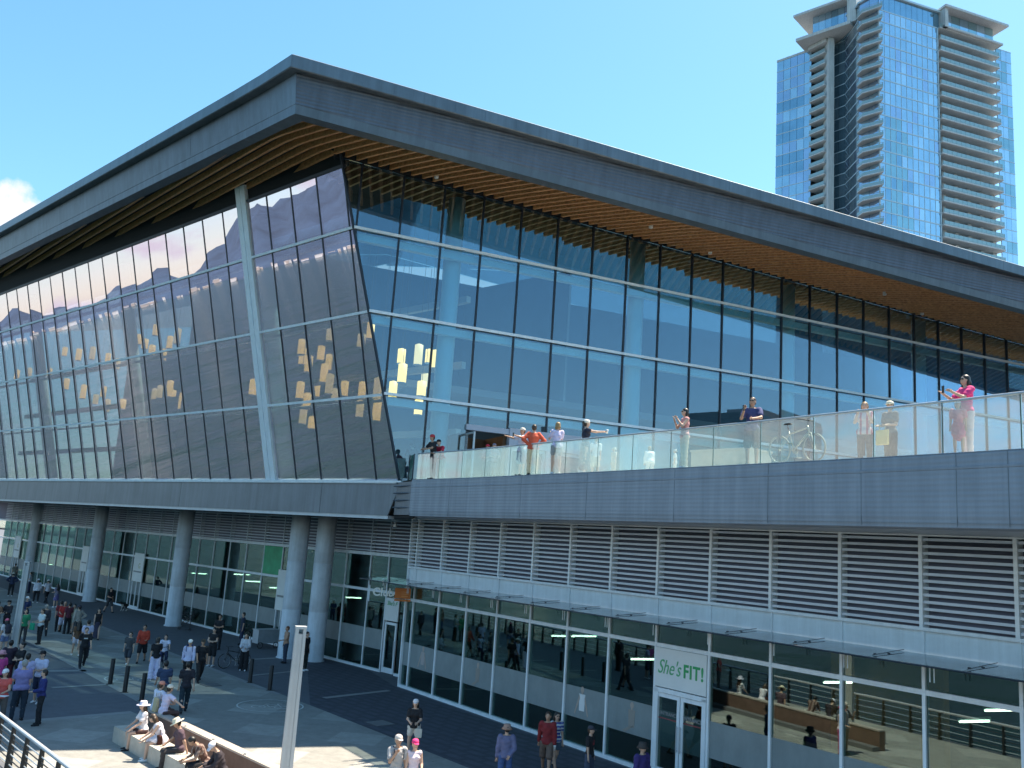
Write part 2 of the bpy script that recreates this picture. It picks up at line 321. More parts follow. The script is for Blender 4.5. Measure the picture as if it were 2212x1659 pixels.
# charcoal band in front of the shops
d1, d2 = atz(737, 1550, 0), atz(1012, 1659, 0); ud = nrm(d2-d1)
strip('paving_band', [d1-ud*2.5, d1+ud*60, FC.P(50, 0, .25), FC.P(0, 0, .25), FD.P(3, 0, .3), FD.P(-3, 0, .3)], m_band, .008)
fa_, fb_ = atz(20, 1561.5, 0), atz(286, 1539, 0); uf = nrm(fb_-fa_); bl_ = atz(242, 1602, 0)
strip('paving_front', [fa_-uf*.5, fb_, e1+uP*(((bl_-e1)@uP)+0), e1+uP*40, Q0+uQ*40-nQ*.1, Q0-uQ*2-nQ*.1], m_path, .0075)
e2s = e2+uP*0
for a, b_, w in (((103, 1450), (186, 1449), .5), ((112, 1486), (232, 1479), .28), ((38, 1560), (286, 1539), .38), ((-40, 1405), (95, 1402), .3), ((610, 1421), (500, 1427), .35), ((540, 1460), (640, 1450), .25), ((700, 1508), (840, 1492), .3), ((150, 1375), (280, 1379), .3)):
    A_, B_ = atz(*a, 0), atz(*b_, 0); n_ = nrm(np.cross(B_-A_, V3(0, 0, 1)))*w/2
    strip('paving_line', [A_-n_, B_-n_, B_+n_, A_+n_], m_line, .012)
strip('paving_edge', [e1-uP*70, e1+uP*60, e1+uP*60+nP*.3, e1-uP*70+nP*.3], m_line, .012)
strip('paving_edge', [e2-uP*70, e2+uP*3, e2+uP*3-nP*.28, e2-uP*70-nP*.28], m_line, .012)
def ring_mark(px, py, r):
    c = atz(px, py, 0); mb = MB(); n = 40
    for k in range(n):
        a0, a1 = 2*math.pi*k/n, 2*math.pi*(k+1)/n
        q = [c+V3(math.cos(a)*rr, math.sin(a)*rr, .016) for a, rr in ((a0, r-.06), (a0, r), (a1, r), (a1, r-.06))]
        mb.add(q, [(0, 1, 2, 3)])
    X, Y = V3(.98, .2, 0), V3(-.2, .98, 0)
    def seg(p, q, w=.05):
        p, q = np.array(p), np.array(q); d = nrm(q-p); e = np.array([-d[1], d[0]])*w/2
        mb.add([c+X*v[0]+Y*v[1]+V3(0, 0, .016) for v in (p-e, q-e, q+e, p+e)], [(0, 1, 2, 3)])
    for cx_ in (-.42, .42):
        for k in range(12):
            a0, a1 = math.pi*k/6, math.pi*(k+1)/6; seg((cx_+.26*math.cos(a0), -.25+.26*math.sin(a0)), (cx_+.26*math.cos(a1), -.25+.26*math.sin(a1)), .045)
    for p, q in (((-.42, -.25), (-.15, .2)), ((-.15, .2), (.3, .2)), ((.3, .2), (.42, -.25)), ((-.15, .2), (.0, -.25)), ((0, -.25), (.3, .2)), ((.3, .2), (.25, .42)), ((-.2, .38), (-.05, .38)), ((0, -.25), (-.42, -.25)), ((.25, .42), (.42, .42))): seg(p, q)
    tag(mb.build('pavement_marking', mat('road_paint', (.6, .6, .58), .7, 0, .25, 6)), kind='structure')
ring_mark(583.7, 1525.5, 1.25); ring_mark(291, 1467, 1.2)
for i, (px, py, w_, lb) in enumerate(((821, 1563, .75, 'pale square utility cover set in the dark paving band'), (455, 1480, .6, 'round-cornered metal cover in the path near the bollards'))):
    c_ = atz(px, py, 0); e = empty('utility_cover', (c_[0], c_[1], 0), lb, 'utility cover')
    MB().box(c_+V3(0, 0, .016), (w_, w_, .012), rz=.75).build('lid', mat('cover_metal', (.22, .23, .25), .5, .5, .2, 8), e); MB().box(c_+V3(0, 0, .012), (w_+.1, w_+.1, .012), rz=.75).build('frame', mat('cover_frame', (.10, .10, .11), .6), e)
# quay wall face and sea
def water():
    m = mat('sea_water', (.018, .044, .044), .05, 0, spec=.30); t = m.node_tree; b = t.nodes['Principled BSDF']; b.inputs['IOR'].default_value = 1.33
    c = t.nodes.new('ShaderNodeTexCoord'); mp_ = t.nodes.new('ShaderNodeMapping'); mp_.inputs['Scale'].default_value = (1, .42, 1); mp_.inputs['Rotation'].default_value = (0, 0, .35)
    n = t.nodes.new('ShaderNodeTexNoise'); n.inputs['Scale'].default_value = .20; n.inputs['Detail'].default_value = 7; n.inputs['Roughness'].default_value = .66
    n2 = t.nodes.new('ShaderNodeTexNoise'); n2.inputs['Scale'].default_value = .035; n2.inputs['Detail'].default_value = 4
    ad = t.nodes.new('ShaderNodeMath'); ad.operation = 'MULTIPLY_ADD'; ad.inputs[1].default_value = 4
    l = t.links.new; l(c.outputs['Object'], mp_.inputs[0]); l(mp_.outputs[0], n.inputs[0]); l(mp_.outputs[0], n2.inputs[0]); l(n2.outputs[0], ad.inputs[0]); l(n.outputs[0], ad.inputs[2])
    bp = t.nodes.new('ShaderNodeBump'); bp.inputs['Strength'].default_value = 1; bp.inputs['Distance'].default_value = 5; l(ad.outputs[0], bp.inputs['Height']); l(bp.outputs[0], b.inputs['Normal']); return m
tag(MB().add([(-30000, -30000, -2.6), (30000, -30000, -2.6), (30000, 30000, -2.6), (-30000, 30000, -2.6)], [(0, 1, 2, 3)]).build('sea_water', water()), kind='structure')
# far shore: hills and houses across the inlet (seen mirrored in the west glass)
def hills():
    mb = MB(); az0, az1, na, nr = -125, -35, 150, 14
    def hgt(az):
        b = 1.6+2.3*max(0, min(1, (-78-az)/9.))+.9*math.sin(az*.21+1)+.35*math.sin(az*.9)+.22*math.sin(az*2.3+.7)
        return max(.5, b)
    base = 4200
    for j in range(nr+1):
        fr = j/nr; rad = base+3800*fr
        for i in range(na+1):
            az = az0+(az1-az0)*i/na; pk = math.tan(R(hgt(az)))*(base+3000)
            ridge = .10*math.sin(az*1.7+fr*5)+.09*math.sin(az*4.1-fr*9)+.05*math.sin(az*9.7+fr*13)
            z = -2.7 if j == 0 else 14+pk*min(1, (fr*1.25)**.9)*(1+ridge*(1 if fr < .7 else .4))*(1 if fr < .8 else 1-(fr-.8)*1.5)
            d = dirv(az)*rad; mb.v.append((d[0], d[1], z))
    for j in range(nr):
        for i in range(na):
            a = j*(na+1)+i; mb.f.append((a, a+na+1, a+na+2, a+1)); mb.m.append(0)
    m = mat('hillside', (.028, .055, .10), .95, 0, .35, .003)  # blue of the distance haze is put into the hill colour
    tag(mb.build('hills', m, smooth=True), kind='structure')
hills()
hm = [mat('far_house_white', (.8, .78, .74), .8), mat('far_house_tan', (.55, .48, .42), .8)]
for i in range(80):
    az = -64-30*(i/80)+random.uniform(-.3, .3); d = dirv(az)*random.uniform(4150, 4260); w, h = random.uniform(14, 60), random.uniform(6, 15)
    mb = MB().box((d[0], d[1], h/2-3), (w*.6, w, h), rz=R(-az)); mb.box((d[0], d[1], h-2.5), (w*.62, w*1.02, 2), 1, rz=R(-az))
    o = mb.build('shore_building', [hm[i % 2], hm[1-i % 2]], origin=(d[0], d[1], 0))
    tag(o, 'tiny pale building on the far shore, mirrored in the slanted glass wall', 'building', 'buildings along the far shore')
# two dark office blocks behind the viewer, mirrored in the terrace glass
def back_block(az, dist, w, h, label, n=7):
    c = dirv(az)*dist; e = empty('office_block', (c[0], c[1], 0), label, 'building'); rz = R(-az)
    MB().box((c[0], c[1], h/2), (w, w*.7, h)).build('wall', mat('office_wall', (.10, .09, .085), .7, 0, .2, .1), e)
    for k in range(n):
        z = h*(k+.55)/n; MB().box((c[0], c[1], z), (w+.5, w*.7+.5, h/n*.42)).build('window_band', mat('office_glass', (.03, .04, .05), .15), e)
    MB().box((c[0], c[1], h+1.5), (w*.5, w*.3, 3)).build('roof_plant', mat('office_plant', (.3, .3, .3), .7), e)
back_block(119.6, 190, 22, 36, 'dark brown office block mirrored in the terrace glass behind the phoning man')
back_block(107, 260, 42, 54, 'wide dark office block mirrored in the terrace glass at right')
# ================================================================ convention centre
CC = empty('convention_centre', (0, 45, 0), 'large waterfront building with overhanging metal roof, timber soffit and slanted glass walls', 'building')
# ---- roof
def soff_z(p):
    q = np.array(p, float)-P0; s_ = q[:2]@uB[:2]; ib = -(q[:2]@nB[:2]); c = .5*(ib-math.sqrt(ib*ib+.6)); return 22.97-.040*(s_+3)+.16*max(c, -9)
def atsoff(x, y):
    p = atz(x, y, 22.5)
    for _ in range(60): p = atz(x, y, .5*p[2]+.5*soff_z(p))
    return p
EC = atsoff(638, 245)
ePR = [atsoff(638+(2212-638)*t, 245+(669.5-245)*t) for t in np.linspace(0, 1, 13)][1:]
ePL = [atsoff(638+(17-638)*t, 245+(553-245)*t) for t in np.linspace(0, 1, 12)][1:]
ePR += [ePR[-1]+(ePR[-1]-ePR[-3])*k for k in (1, 3, 6)]; ePL += [ePL[-1]+(ePL[-1]-ePL[-4])*k for k in (1, 3)]
EP = ePL[::-1]+[EC]+ePR; iC = len(ePL)
def hn(a, b_): d = nrm((b_-a)*V3(1, 1, 0)); n_ = V3(d[1], -d[0], 0); return n_
EN = []
for i in range(len(EP)):
    n1 = hn(EP[max(i-1, 0)], EP[max(i-1, 0)+1]); n2 = hn(EP[min(i, len(EP)-2)], EP[min(i, len(EP)-2)+1])
    if i == iC: n1 = hn(EP[i-4], EP[i]); n2 = hn(EP[i], EP[i+4])
    m_ = np.linalg.solve(np.array([n1[:2], n2[:2]]), [1, 1]) if abs(np.cross(n1[:2], n2[:2])) > 1e-3 else n1[:2]; EN.append(V3(m_[0], m_[1], 0))
nBe = hn(EP[iC], EP[iC+5]); nAe = hn(EP[iC-5], EP[iC]); uAe = nrm((EP[iC-6]-EP[iC])*V3(1, 1, 0)); uBe = nrm((EP[iC+8]-EP[iC])*V3(1, 1, 0)); mit = EN[iC]
def band(name, pr, m_left, m_right, parent):
    mb = MB(); rows = [[p+n_*o+V3(0, 0, dz) for p, n_ in zip(EP, EN)] for o, dz in pr]; N = len(EP)
    vs = [v for r_ in rows for v in r_]
    for j in range(len(rows)-1):
        for i in range(N-1): a = j*N+i; mb.f.append((a, a+1, a+N+1, a+N)); mb.m.append(0 if i < iC else 1)
    mb.v = [tuple(v) for v in vs]; return mb.build(name, [m_left, m_right], parent)
def splane0(p, dz): return V3(p[0], p[1], soff_z(p)+dz)
roofm = mat('roof_membrane', (.25, .26, .27), .8)
band('eave_fascia', [(-.55, .42), (-.5, -.02), (0, 0), (.045, .36)], clad, clad, CC)
band('eave_fascia', [(.045, .36), (.06, .375), (.24, 1.50), (.24, 1.60)], clad, clad_rib, CC)
band('roof_edge', [(.2, 1.56), (.60, 1.52), (.64, 1.55), (.64, 2.05), (.56, 2.11), (-1.5, 2.3)], cap_m, cap_m, CC)
top = [p+n_*-1.4+V3(0, 0, 2.29) for p, n_ in zip(EP, EN)]
rim = [splane0(p+(-nBe if i > iC else (-nAe if i < iC else -mit))*8.5, .9) for i, p in enumerate(EP)]
mb = MB(); N = len(top); mb.v = [tuple(p) for p in top+rim]; mb.f = [(i, i+1, N+i+1, N+i) for i in range(N-1)]; mb.m = [0]*len(mb.f); mb.build('roof', roofm, CC)
mb = MB(); pk = FB.P(10, 27, -45); mb.v = [tuple(p) for p in rim]+[tuple(pk)]; mb.f = [(i, i+1, N) for i in range(N-1)]; mb.m = [0]*len(mb.f); mb.build('added_roof_glazing', glass('added_roof_glass', (.75, .85, .88), .08), CC)  # unseen glazing, added so sun and sky reach the hall interior
# seams on the cap and fascias
mb = MB()
for i in range(iC+1, len(EP)-1):
    for t in (0, .5):
        p = EP[i]*(1-t)+EP[i+1]*t; n_ = EN[i]; mb.tube([p+n_*.641+V3(0, 0, 1.56), p+n_*.641+V3(0, 0, 2.04)], .006, 4)
for i in (iC-4, iC-9):
    p = EP[i]; n_ = EN[i]; mb.tube([p+n_*.06+V3(0, 0, .38), p+n_*.242+V3(0, 0, 1.5)], .010, 4)
mb.build('cladding_seams', clad, CC)
# soffit board + slats
def splane(p, dz): return V3(p[0], p[1], soff_z(p)+dz)
mb = MB(); rows = []
for p, n_ in zip(EP, EN):
    isB = EP.index(p) if False else None
for i, (p, n_) in enumerate(zip(EP, EN)):
    inn_ = -nBe if i > iC else (-nAe if i < iC else -mit); rows.append([splane(p+n_*-.45, .45)]+[splane(p+inn_*d, .45) for d in (2, 4, 6, 7.3, 8.5)])
n6 = len(rows[0])
for r_ in rows: mb.v += [tuple(v) for v in r_]
for i in range(len(rows)-1):
    for j in range(n6-1): a = i*n6+j; mb.f.append((a, a+1, a+n6+1, a+n6)); mb.m.append(0)
mb.build('soffit', mat('soffit_board', (.022, .024, .027), .8), CC)
uS = dirv(-41.8); topA = FA.P(0, 22.4); nAh = nrm(V3(nA[0], nA[1], 0))
def slat_run(o):
    t = 0; ts = [0]
    while t < 72:
        p = o+uS*t; dB = -(p-P0)@nB; dA = -(p-topA)@nAh
        if dB > 3 and dA > .5: break
        t += .5
        if dB < 3.5 or int(t) % 6 == 0: 
            if t-ts[-1] >= .99: ts.append(t)
    if t > ts[-1]: ts.append(t)
    return ts
eB = [EP[i]+EN[i]*-.5 for i in range(iC, len(EP))]; eAl = [EP[i]+EN[i]*-.5 for i in range(iC, -1, -1)]
starts = []
acc_ = .12
for a, b_ in zip(eB[:-1], eB[1:]):
    l_ = np.linalg.norm((b_-a)[:2]); 
    while acc_ < l_: starts.append(a+(b_-a)*acc_/l_); acc_ += .525
    acc_ -= l_
nS = V3(uS[1], -uS[0], 0); w0 = (starts[1]-starts[0])@nS; k0 = starts[0]@nS; acc_ = k0-w0
for a, b_ in zip(eAl[:-1], eAl[1:]):
    while (a@nS-acc_)*(b_@nS-acc_) <= 0:
        t = (acc_-a@nS)/((b_-a)@nS); starts.append(a+(b_-a)*t); acc_ -= w0
mb = MB(); mbe = MB()
for o in starts:
    if np.linalg.norm(o[:2]) > 110: continue
    ts = slat_run(o); sd_ = nS*.055; up = V3(0, 0, .30); base = len(mb.v)
    for t in ts:
        a = splane(o+uS*t, 0); mb.v += [tuple(a-sd_), tuple(a+sd_), tuple(a+sd_+up), tuple(a-sd_+up)]
    for i in range(len(ts)-1):
        q = base+4*i
        for j in range(4): mb.f.append((q+j, q+(j+1) % 4, q+4+(j+1) % 4, q+4+j)); mb.m.append(0)
    mb.f.append((base+3, base+2, base+1, base)); mb.m.append(0)
    a = splane(o, 0); c_ = a-uS*.03; mbe.hexa([c_-sd_*1.05, c_+sd_*1.05, a+sd_*1.05, a-sd_*1.05, c_-sd_*1.05+up*.9, c_+sd_*1.05+up*.9, a+sd_*1.05+up*.9, a-sd_*1.05+up*.9])
mb.build('soffit_slats', woodm, CC); mbe.build('slat_ends', mat('slat_end_pale', (.42, .36, .30), .6), CC)
for px, py in ((943, 379), (1406, 487), (1534, 543), (1911, 632), (1992, 675)):
    p = atsoff(px, py+2); MB().lathe([(.07, -.10), (.10, -.08), (.10, .1), (.06, .12)], p, 14).build('downlight', mat('downlight', (.7, .7, .68), .4), CC, True)
# ---- glass walls
hall_u = copy_tree
def bay(F, pts, m_glass, m_mull, ms, z0, z1, par, tr=(), mw=.05, out=.05, inn=-.16, top_o=None):
    zs = [z0]+[z for z in tr if z0 < z < z1+3]+[99]
    s0, za, zb = ms; mm = MB(); F.box(mm, s0-mw/2, s0+mw/2, za, zb, inn, out); o = mm.build('glass_bay', m_mull, par)
    for a, b_ in zip(zs[:-1], zs[1:]):
        q = clip(clip(pts, 0, -1, -a-(.04 if a != z0 else 0)), 0, 1, b_-.04)
        if area(q) > .02:
            mb = MB(); ta, tb = rng.normal(0, .0022, 2); cs_, cz_ = np.mean([v[0] for v in q]), np.mean([v[1] for v in q])
            mb.ext([F.P(v[0], v[1], -.012+ta*(v[0]-cs_)+tb*(v[1]-cz_)) for v in q], F.n*.02); mb.build('pane', m_glass, o)
    return o
trA = (12.64, 16.18, 19.8); ZA = 22.42
mA = [1.5+2.01*k for k in range(30)]; edges = [-.05]+mA
for i in range(len(edges)-1):
    a, b_ = edges[i], edges[i+1]; pts = [(a, 9.06), (b_, 9.06), (b_, ZA), (a, ZA)]
    if i < 2: pts = clip(pts if i else [(-.5, 9.06), (b_, 9.06), (b_, ZA), (-.5, ZA)], -1, kA, kA*9)
    post = abs(b_-9.54) < .2
    za = 9.06
    zb = ZA if kA*(ZA-9) < b_ else 9+b_/kA
    bay(FA, pts, gA, alum_d, (b_, za, zb), 9.06, ZA, CC, trA, .075, .03, -.12)
for z in trA:
    mb = MB(); FA.box(mb, kA*(z-9), 62, z-.055, z+.055, .015, .11); mb.build('transom', alum, CC)
    mb = MB(); FA.box(mb, kA*(z-9)+.1, 62, z-.32, z-.20, -.75, -.35); mb.build('wind_beam', icol, CC)
mb = MB(); FA.box(mb, 0, 62, 8.93, 9.06, -.4, .2); mb.build('sill', alum, CC)
mb = MB(); FA.box(mb, 1.45, 62, ZA, ZA+.14, -.12, .06); mb.build('head_frame_and_gap', alum_d, CC)
mb = MB(); FA.poly(mb, [(kA*13.5, ZA+.14), (62, ZA+.14), (62, ZA+2.4), (kA*13.6, ZA+.8)], -.4, -.1); mb.build('frieze', dark, CC)
mb = MB(); FA.box(mb, 9.2, 9.58, 9.06, 23.3, -.08, .12); FA.box(mb, 9.64, 10.02, 9.06, 23.3, -.08, .12); FA.box(mb, 9.57, 9.65, 9.06, 23.2, -.08, .06); mb.build('main_post', alum, CC)
# corner edge between the two glass walls
mb = MB(); a, b_ = FB.P(0, 9.0, .03), FB.P(kB*(23.0-9), 23.0, .03); mb.tube([a, b_], .07, 6); mb.build('corner_post', alum_d, CC)
def topBz(s): return 22.85-.0388*(s+4)
trB = (12.68, 16.2, 19.8); mBs = [-2.96, -1.0]+[.97+1.966*k for k in range(38)]
ed = [-4.3]+mBs
DOORS = (2.9, 8.9)
for i in range(len(ed)-1):
    a, b_ = ed[i], ed[i+1]; pts = [(a, 9.03), (b_, 9.03), (b_, topBz(b_)), (a, topBz(a))]
    pts = clip(pts, -1, kB, kB*9)       # keep s >= kB*(z-9)
    lo = 9.03
    if a > 2.8 and b_ < 8.95: pts = clip(pts, 0, -1, -11.75); lo = 11.75
    if area(pts) < .05: continue
    zlo = 9.03 if b_ > 0 else 9+b_/kB
    zlo = max(zlo, lo)
    bay(FB, pts, gB, alum_d, (b_, zlo, topBz(b_)), 9.03, topBz(a), CC, trB, .07, .06, -.1)
for z in trB:
    mb = MB(); FB.box(mb, kB*(z-9), 76, z-.06, z+.06, .07, .17); mb.build('transom', alum, CC)
    mb = MB(); FB.box(mb, kB*(z-9)+.3, 70, z-.42, z-.10, -.55, -.25); mb.build('wind_beam', icol, CC)
mb = MB(); FB.poly(mb, [(-4.2, topBz(-4.2)), (76, topBz(76)), (76, topBz(76)+1.4), (-4.6, topBz(-4.2)+.9)], -.3, -.02); mb.build('head_frame_and_gap', dark, CC)  # near-black filler: shade of the gap under the slats set as colour
mb = MB(); FB.box(mb, .1, 76, 8.98, 9.12, .02, .14); mb.build('sill', alum_g, CC)
# terrace doors: grey portal with two leaves and an open timber lined lobby
mb = MB(); FB.box(mb, 4.95, 8.95, 11.0, 11.85, -.1, .2); FB.box(mb, 4.95, 5.1, 9, 11, -.1, .2); FB.box(mb, 8.8, 8.95, 9, 11, -.1, .2); FB.box(mb, 6.85, 7.05, 9, 11, -.1, .2); FB.box(mb, 2.85, 4.95, 11.55, 11.8, -.1, .14); mb.build('door_portal', mat('portal_grey', (.42, .44, .52), .5, .2), CC)
for s0 in (5.1, 7.05):
    mb = MB(); w = 1.75; FB.box(mb, s0, s0+.1, 9.03, 10.98, -.02, .05); FB.box(mb, s0+w-.1, s0+w, 9.03, 10.98, -.02, .05); FB.box(mb, s0+.1, s0+w-.1, 10.85, 10.98, -.02, .05); FB.box(mb, s0+.1, s0+w-.1, 9.03, 9.25, -.02, .05)
    o = mb.build('door', alum_g, CC); g2 = MB(); FB.box(g2, s0+.1, s0+w-.1, 9.25, 10.85, 0, .02); g2.build('door_glass', gB, o); h_ = MB(); h_.tube([FB.P(s0+w-.15, 9.7, .1), FB.P(s0+w-.15, 10.5, .1)], .02, 6); h_.build('handle', alum, o)
mb = MB(); FB.box(mb, 2.95, 4.9, 9.0, 11.5, -2.6, -2.4); FB.box(mb, 2.95, 3.1, 9, 11.5, -2.4, -.2); FB.box(mb, 4.8, 4.95, 9, 11.5, -2.4, -.2); mb.build('lobby_lining', wood_d, CC)
mb = MB(); FB.box(mb, 2.9, 2.98, 9.03, 11.4, 0, .06); FB.box(mb, 2.9, 2.98, 9.03, 11.4, .9, .96); FB.box(mb, 2.9, 2.98, 11.32, 11.4, .06, .9); mb.build('open_door', alum_g, CC)
# ---- slabs, fascias
fx = [890, 1000, 1160, 1300, 1500, 1700, 1900, 2100, 2212]; fy = [1035.5, 1032, 1024.5, 1018, 1008, 997.5, 986.5, 975, 968]
fc = [atz(x, y, 9.0) for x, y in zip(fx, fy)]; e_ = nrm(fc[-1]-fc[-3]); fc += [fc[-1]+e_*3+V3(-.25, 0, 0)*0, fc[-1]+e_*7, fc[-1]+e_*16]
def smooth(ps, n=4):
    o = []
    for i in range(len(ps)-1):
        a = ps[max(0, i-1)]; b_ = ps[i]; c = ps[i+1]; d = ps[min(len(ps)-1, i+2)]
        for k in range(n):
            t = k/n; o.append(.5*((2*b_)+(-a+c)*t+(2*a-5*b_+4*c-d)*t*t+(-a+3*b_-3*c+d)*t**3))
    return o+[ps[-1]]
fcs = smooth(fc, 5); nf = []
for i in range(len(fcs)):
    d = nrm((fcs[min(i+1, len(fcs)-1)]-fcs[max(i-1, 0)])*V3(1, 1, 0)); nf.append(V3(d[1], -d[0], 0) if V3(d[1], -d[0], 0)@(CAMP-fcs[i]) > 0 else V3(-d[1], d[0], 0))
def sweep(name, prof_, m_, par, mb=None):
    mb = mb or MB(); n = len(prof_); base = len(mb.v)
    for p, q in zip(fcs, nf):
        for o, dz in prof_: mb.v.append(tuple(p+q*o+V3(0, 0, dz)))
    for i in range(len(fcs)-1):
        for j in range(n-1): a = base+i*n+j; mb.f.append((a, a+n, a+n+1, a+1)); mb.m.append(0)
    return mb.build(name, m_, par) if name else mb
sweep('terrace_fascia', [(-.6, -1.50), (-.05, -1.50), (-.02, -1.48), (.0, -1.25), (.0, -.34), (.015, -.33), (.015, -.29), (0, -.28), (0, -.04), (-.02, 0), (-.25, 0)], fas_rib, CC)
# vertical joints on the terrace fascia
mb = MB()
for i in range(4, len(fcs)-3, 5):
    mb.tube([fcs[i]+nf[i]*.002+V3(0, 0, -1.46), fcs[i]+nf[i]*.002+V3(0, 0, -.03)], .006, 4)
mb.build('fascia_joints', clad, CC)
# west fascia band
FA0 = Frame(P0, uA, nAh, z0=9)
mb = MB(); FA0.poly(mb, [(.45, 7.5), (66, 7.5), (66, 8.92), (-.25, 8.92)], .04, .10); mb.build('west_fascia', fas_sm, CC)
mb = MB(); FA0.box(mb, -.35, 66, 8.92, 8.99, -.1, .2); mb.build('fascia_coping', alum, CC)
mb = MB(); FA0.box(mb, .45, 66, 7.36, 7.5, -.3, .06); mb.build('fascia_trim', alum_g, CC)
mb = MB()
for s in (5.3, 18.5, 32, 45, 58): FA0.box(mb, s, s+.025, 7.5, 8.92, .098, .104)
mb.build('fascia_joints', alum_d, CC)
mb = MB(); mb.ext([fc[0]+V3(0, 0, -1.45), P0+nAh*.1+V3(0, 0, -1.45), P0+nAh*.1+V3(0, 0, -.08), fc[0]+V3(0, 0, -.08)], nrm(V3(-.4, .9, 0))*.1)
for k in range(4): a, b_ = fc[0]+V3(0, 0, -.25-.3*k), P0+nAh*.1+V3(0, 0, -.25-.3*k); mb.tube([a+V3(.1, -.1, 0), b_+V3(-.1, -.1, 0)], .03, 4)
mb.build('corner_louvre', clad, CC)
# terrace deck and hall floor and underside
inB = -nB
deckp = [P0+V3(.05, .05, 0)]+fcs+[fcs[-1]+inB*30, P0+uB*78]
mb = MB(); pl = [p for p in deckp]
mb.v = [(p[0], p[1], 8.985) for p in pl]+[(p[0], p[1], 7.6) for p in pl]; n = len(pl)
ctr = n-1
mb.f = [(ctr, i, i+1) for i in range(0, n-2)]+[(n+ctr, n+i+1, n+i) for i in range(0, n-2)]; mb.m = [0]*len(mb.f)
mb.build('terrace_deck', mat('deck_pale', (.58, .55, .48), .8, 0, .1, 2), CC)
h0, h1, h2, h3 = P0+uA*66-nAh*.45, P0-nAh*.45-nB*.2, P0+uB*76-nB*.2, P0+uB*76+inB*40
h4 = P0+uA*66-nAh*30
mb = MB(); q = [h0, h1, h2, h3, h4]
mb.v = [(p[0], p[1], 8.99) for p in q]+[(p[0], p[1], 7.62) for p in q]
mb.f = [(0, 1, 2, 3, 4), (9, 8, 7, 6, 5)]+[(i, i+5, (i+1) % 5+5, (i+1) % 5) for i in range(5)]; mb.m = [0]*7
mb.build('hall_floor', intfloor, CC)
mb = MB(); q = [FA0.P(66, 7.52, 0), FA0.P(0, 7.52, 0), fc[0]*V3(1, 1, 0)+V3(0, 0, 7.52), FC.P(0, 7.52, 0), FD.P(6, 7.52, -.5), FD.P(-75, 7.52, -1)]
mb.add(q, [(0, 1, 2, 3, 4, 5)]); mb.build('arcade_ceiling', mat('arcade_ceiling', (.13, .14, .15), .8, 0, .1, 1), CC)
mb = MB(); cs = [p+V3(0, 0, -1.49)+q_*-.4 for p, q_ in zip(fcs, nf)]; cw = [FC.P(s, 7.51, -.1) for s in np.linspace(0, 46, len(cs))]
for i in range(len(cs)-1): mb.add([cs[i], cs[i+1], cw[i+1], cw[i]], [(0, 1, 2, 3)])
mb.build('overhang_soffit', alum_g, CC)
# hall interior
bw = mat('hall_back_wall', (.06, .11, .15), .9, 0, .15, .3)
mb = MB(); FB.box(mb, -8, 76, 9, 24.5, -20.4, -20.1); mb.build('hall_wall', bw, CC)
mb = MB(); FA0.box(mb, 5, 66, 9, 24, -17.2, -17.0); mb.build('hall_wall', bw, CC)
for z in (11.9, 15.4, 18.9):
    mb = MB(); FA0.box(mb, 3, 62, z, z+.35, -6.4, -6.1); mb.build('gallery_beam', inter, CC)
mb = MB(); FB.box(mb, 3, 70, 14.9, 15.3, -16, -10); mb.build('gallery_floor', inter, CC)
for px, py in ((978, 560), (1371, 700), (1700, 750), (1985, 800)):
    p = atpl(px, py, P0-nB*1.1, nB); p[2] = 9
    MB().lathe([(.42, 0), (.40, 13.6)], p, 20).build('hall_column', icol, CC, True)
q0 = FB.P(48, 9, -1.6); MB().lathe([(.42, 0), (.40, 12.5)], q0, 20).build('hall_column', icol, CC, True)
for px, py in ((310, 986), (107, 986), (610, 920), (0, 1000)):
    n_ = nA; p = atpl(px, py, P0-nA*1.2, nA); a = p-FA.up*(p[2]-9); b_ = a+FA.up*13.3
    MB().tube([a, b_], .40, 18).build('hall_column', icol, CC, True)
# ---- ground floor: west shopfront (D) and terrace shopfront (C)
def louvre_bay(F, s0, s1, z0, z1, n, par, m_, ang=.5):
    mb = MB(); h = (z1-z0)/n
    for k in range(n):
        z = z0+h*(k+.5); P = F.P
        mb.hexa([P(s0, z-.03, .09), P(s1, z-.03, .09), P(s1, z-.005, -.12), P(s0, z-.005, -.12), P(s0, z+.036, .09), P(s1, z+.036, .09), P(s1, z+.008, -.12), P(s0, z+.008, -.12)])
    return mb.build('louvre_bay', m_, par)
mullD = [1.9-2.265*k for k in range(0, 31)]+[3.5, 5.6]; mullD.sort()
lv = mat('louvre_metal', (.52, .58, .66), .45, .3, .06, 3)
mb = MB(); FD.box(mb, -72, 6, 5.70, 7.6, -.22, -.16); FC.box(mb, .6, 34, 5.25, 7.58, -.22, -.15); mb.build('louvre_backing', mat('louvre_back', (.17, .17, .23), .8), CC)
Dbays = [(mullD[i], mullD[i+1]) for i in range(len(mullD)-1)]
door_sD = [FD_s for FD_s in (-17.0, -34.0, -52.0)]
for a, b_ in Dbays:
    ls = louvre_bay(FD, a+.03, b_-.03, 5.78, 7.5, 10, CC, lv)
    m1 = MB(); FD.box(m1, b_-.04, b_+.04, 5.78, 7.52, -.15, .12); m1.build('mullion', alum_g, ls)
    is_door = b_ > 5
    m1 = MB(); FD.box(m1, b_-.035, b_+.035, 0.0, 5.62, -.1, .06); w = m1.build('window_bay', alum, CC)
    for z0_, z1_ in [(3.95, 5.6), (2.0 if not is_door else 3.0, 3.8)]+([] if is_door else [(.1, 1.05)]): mb = MB(); FD.box(mb, a+.035, b_-.035, z0_, z1_, -.01, .01); mb.build('pane', gC, w)
    if not is_door: m2 = MB(); FD.box(m2, a+.035, b_-.035, 1.05, 2.0, -.012, .012); m2.build('frosted_band', frost, w)
mb = MB(); FD.box(mb, -72, 5.9, 5.62, 5.78, -.1, .10); mb.build('transom', alum, CC)
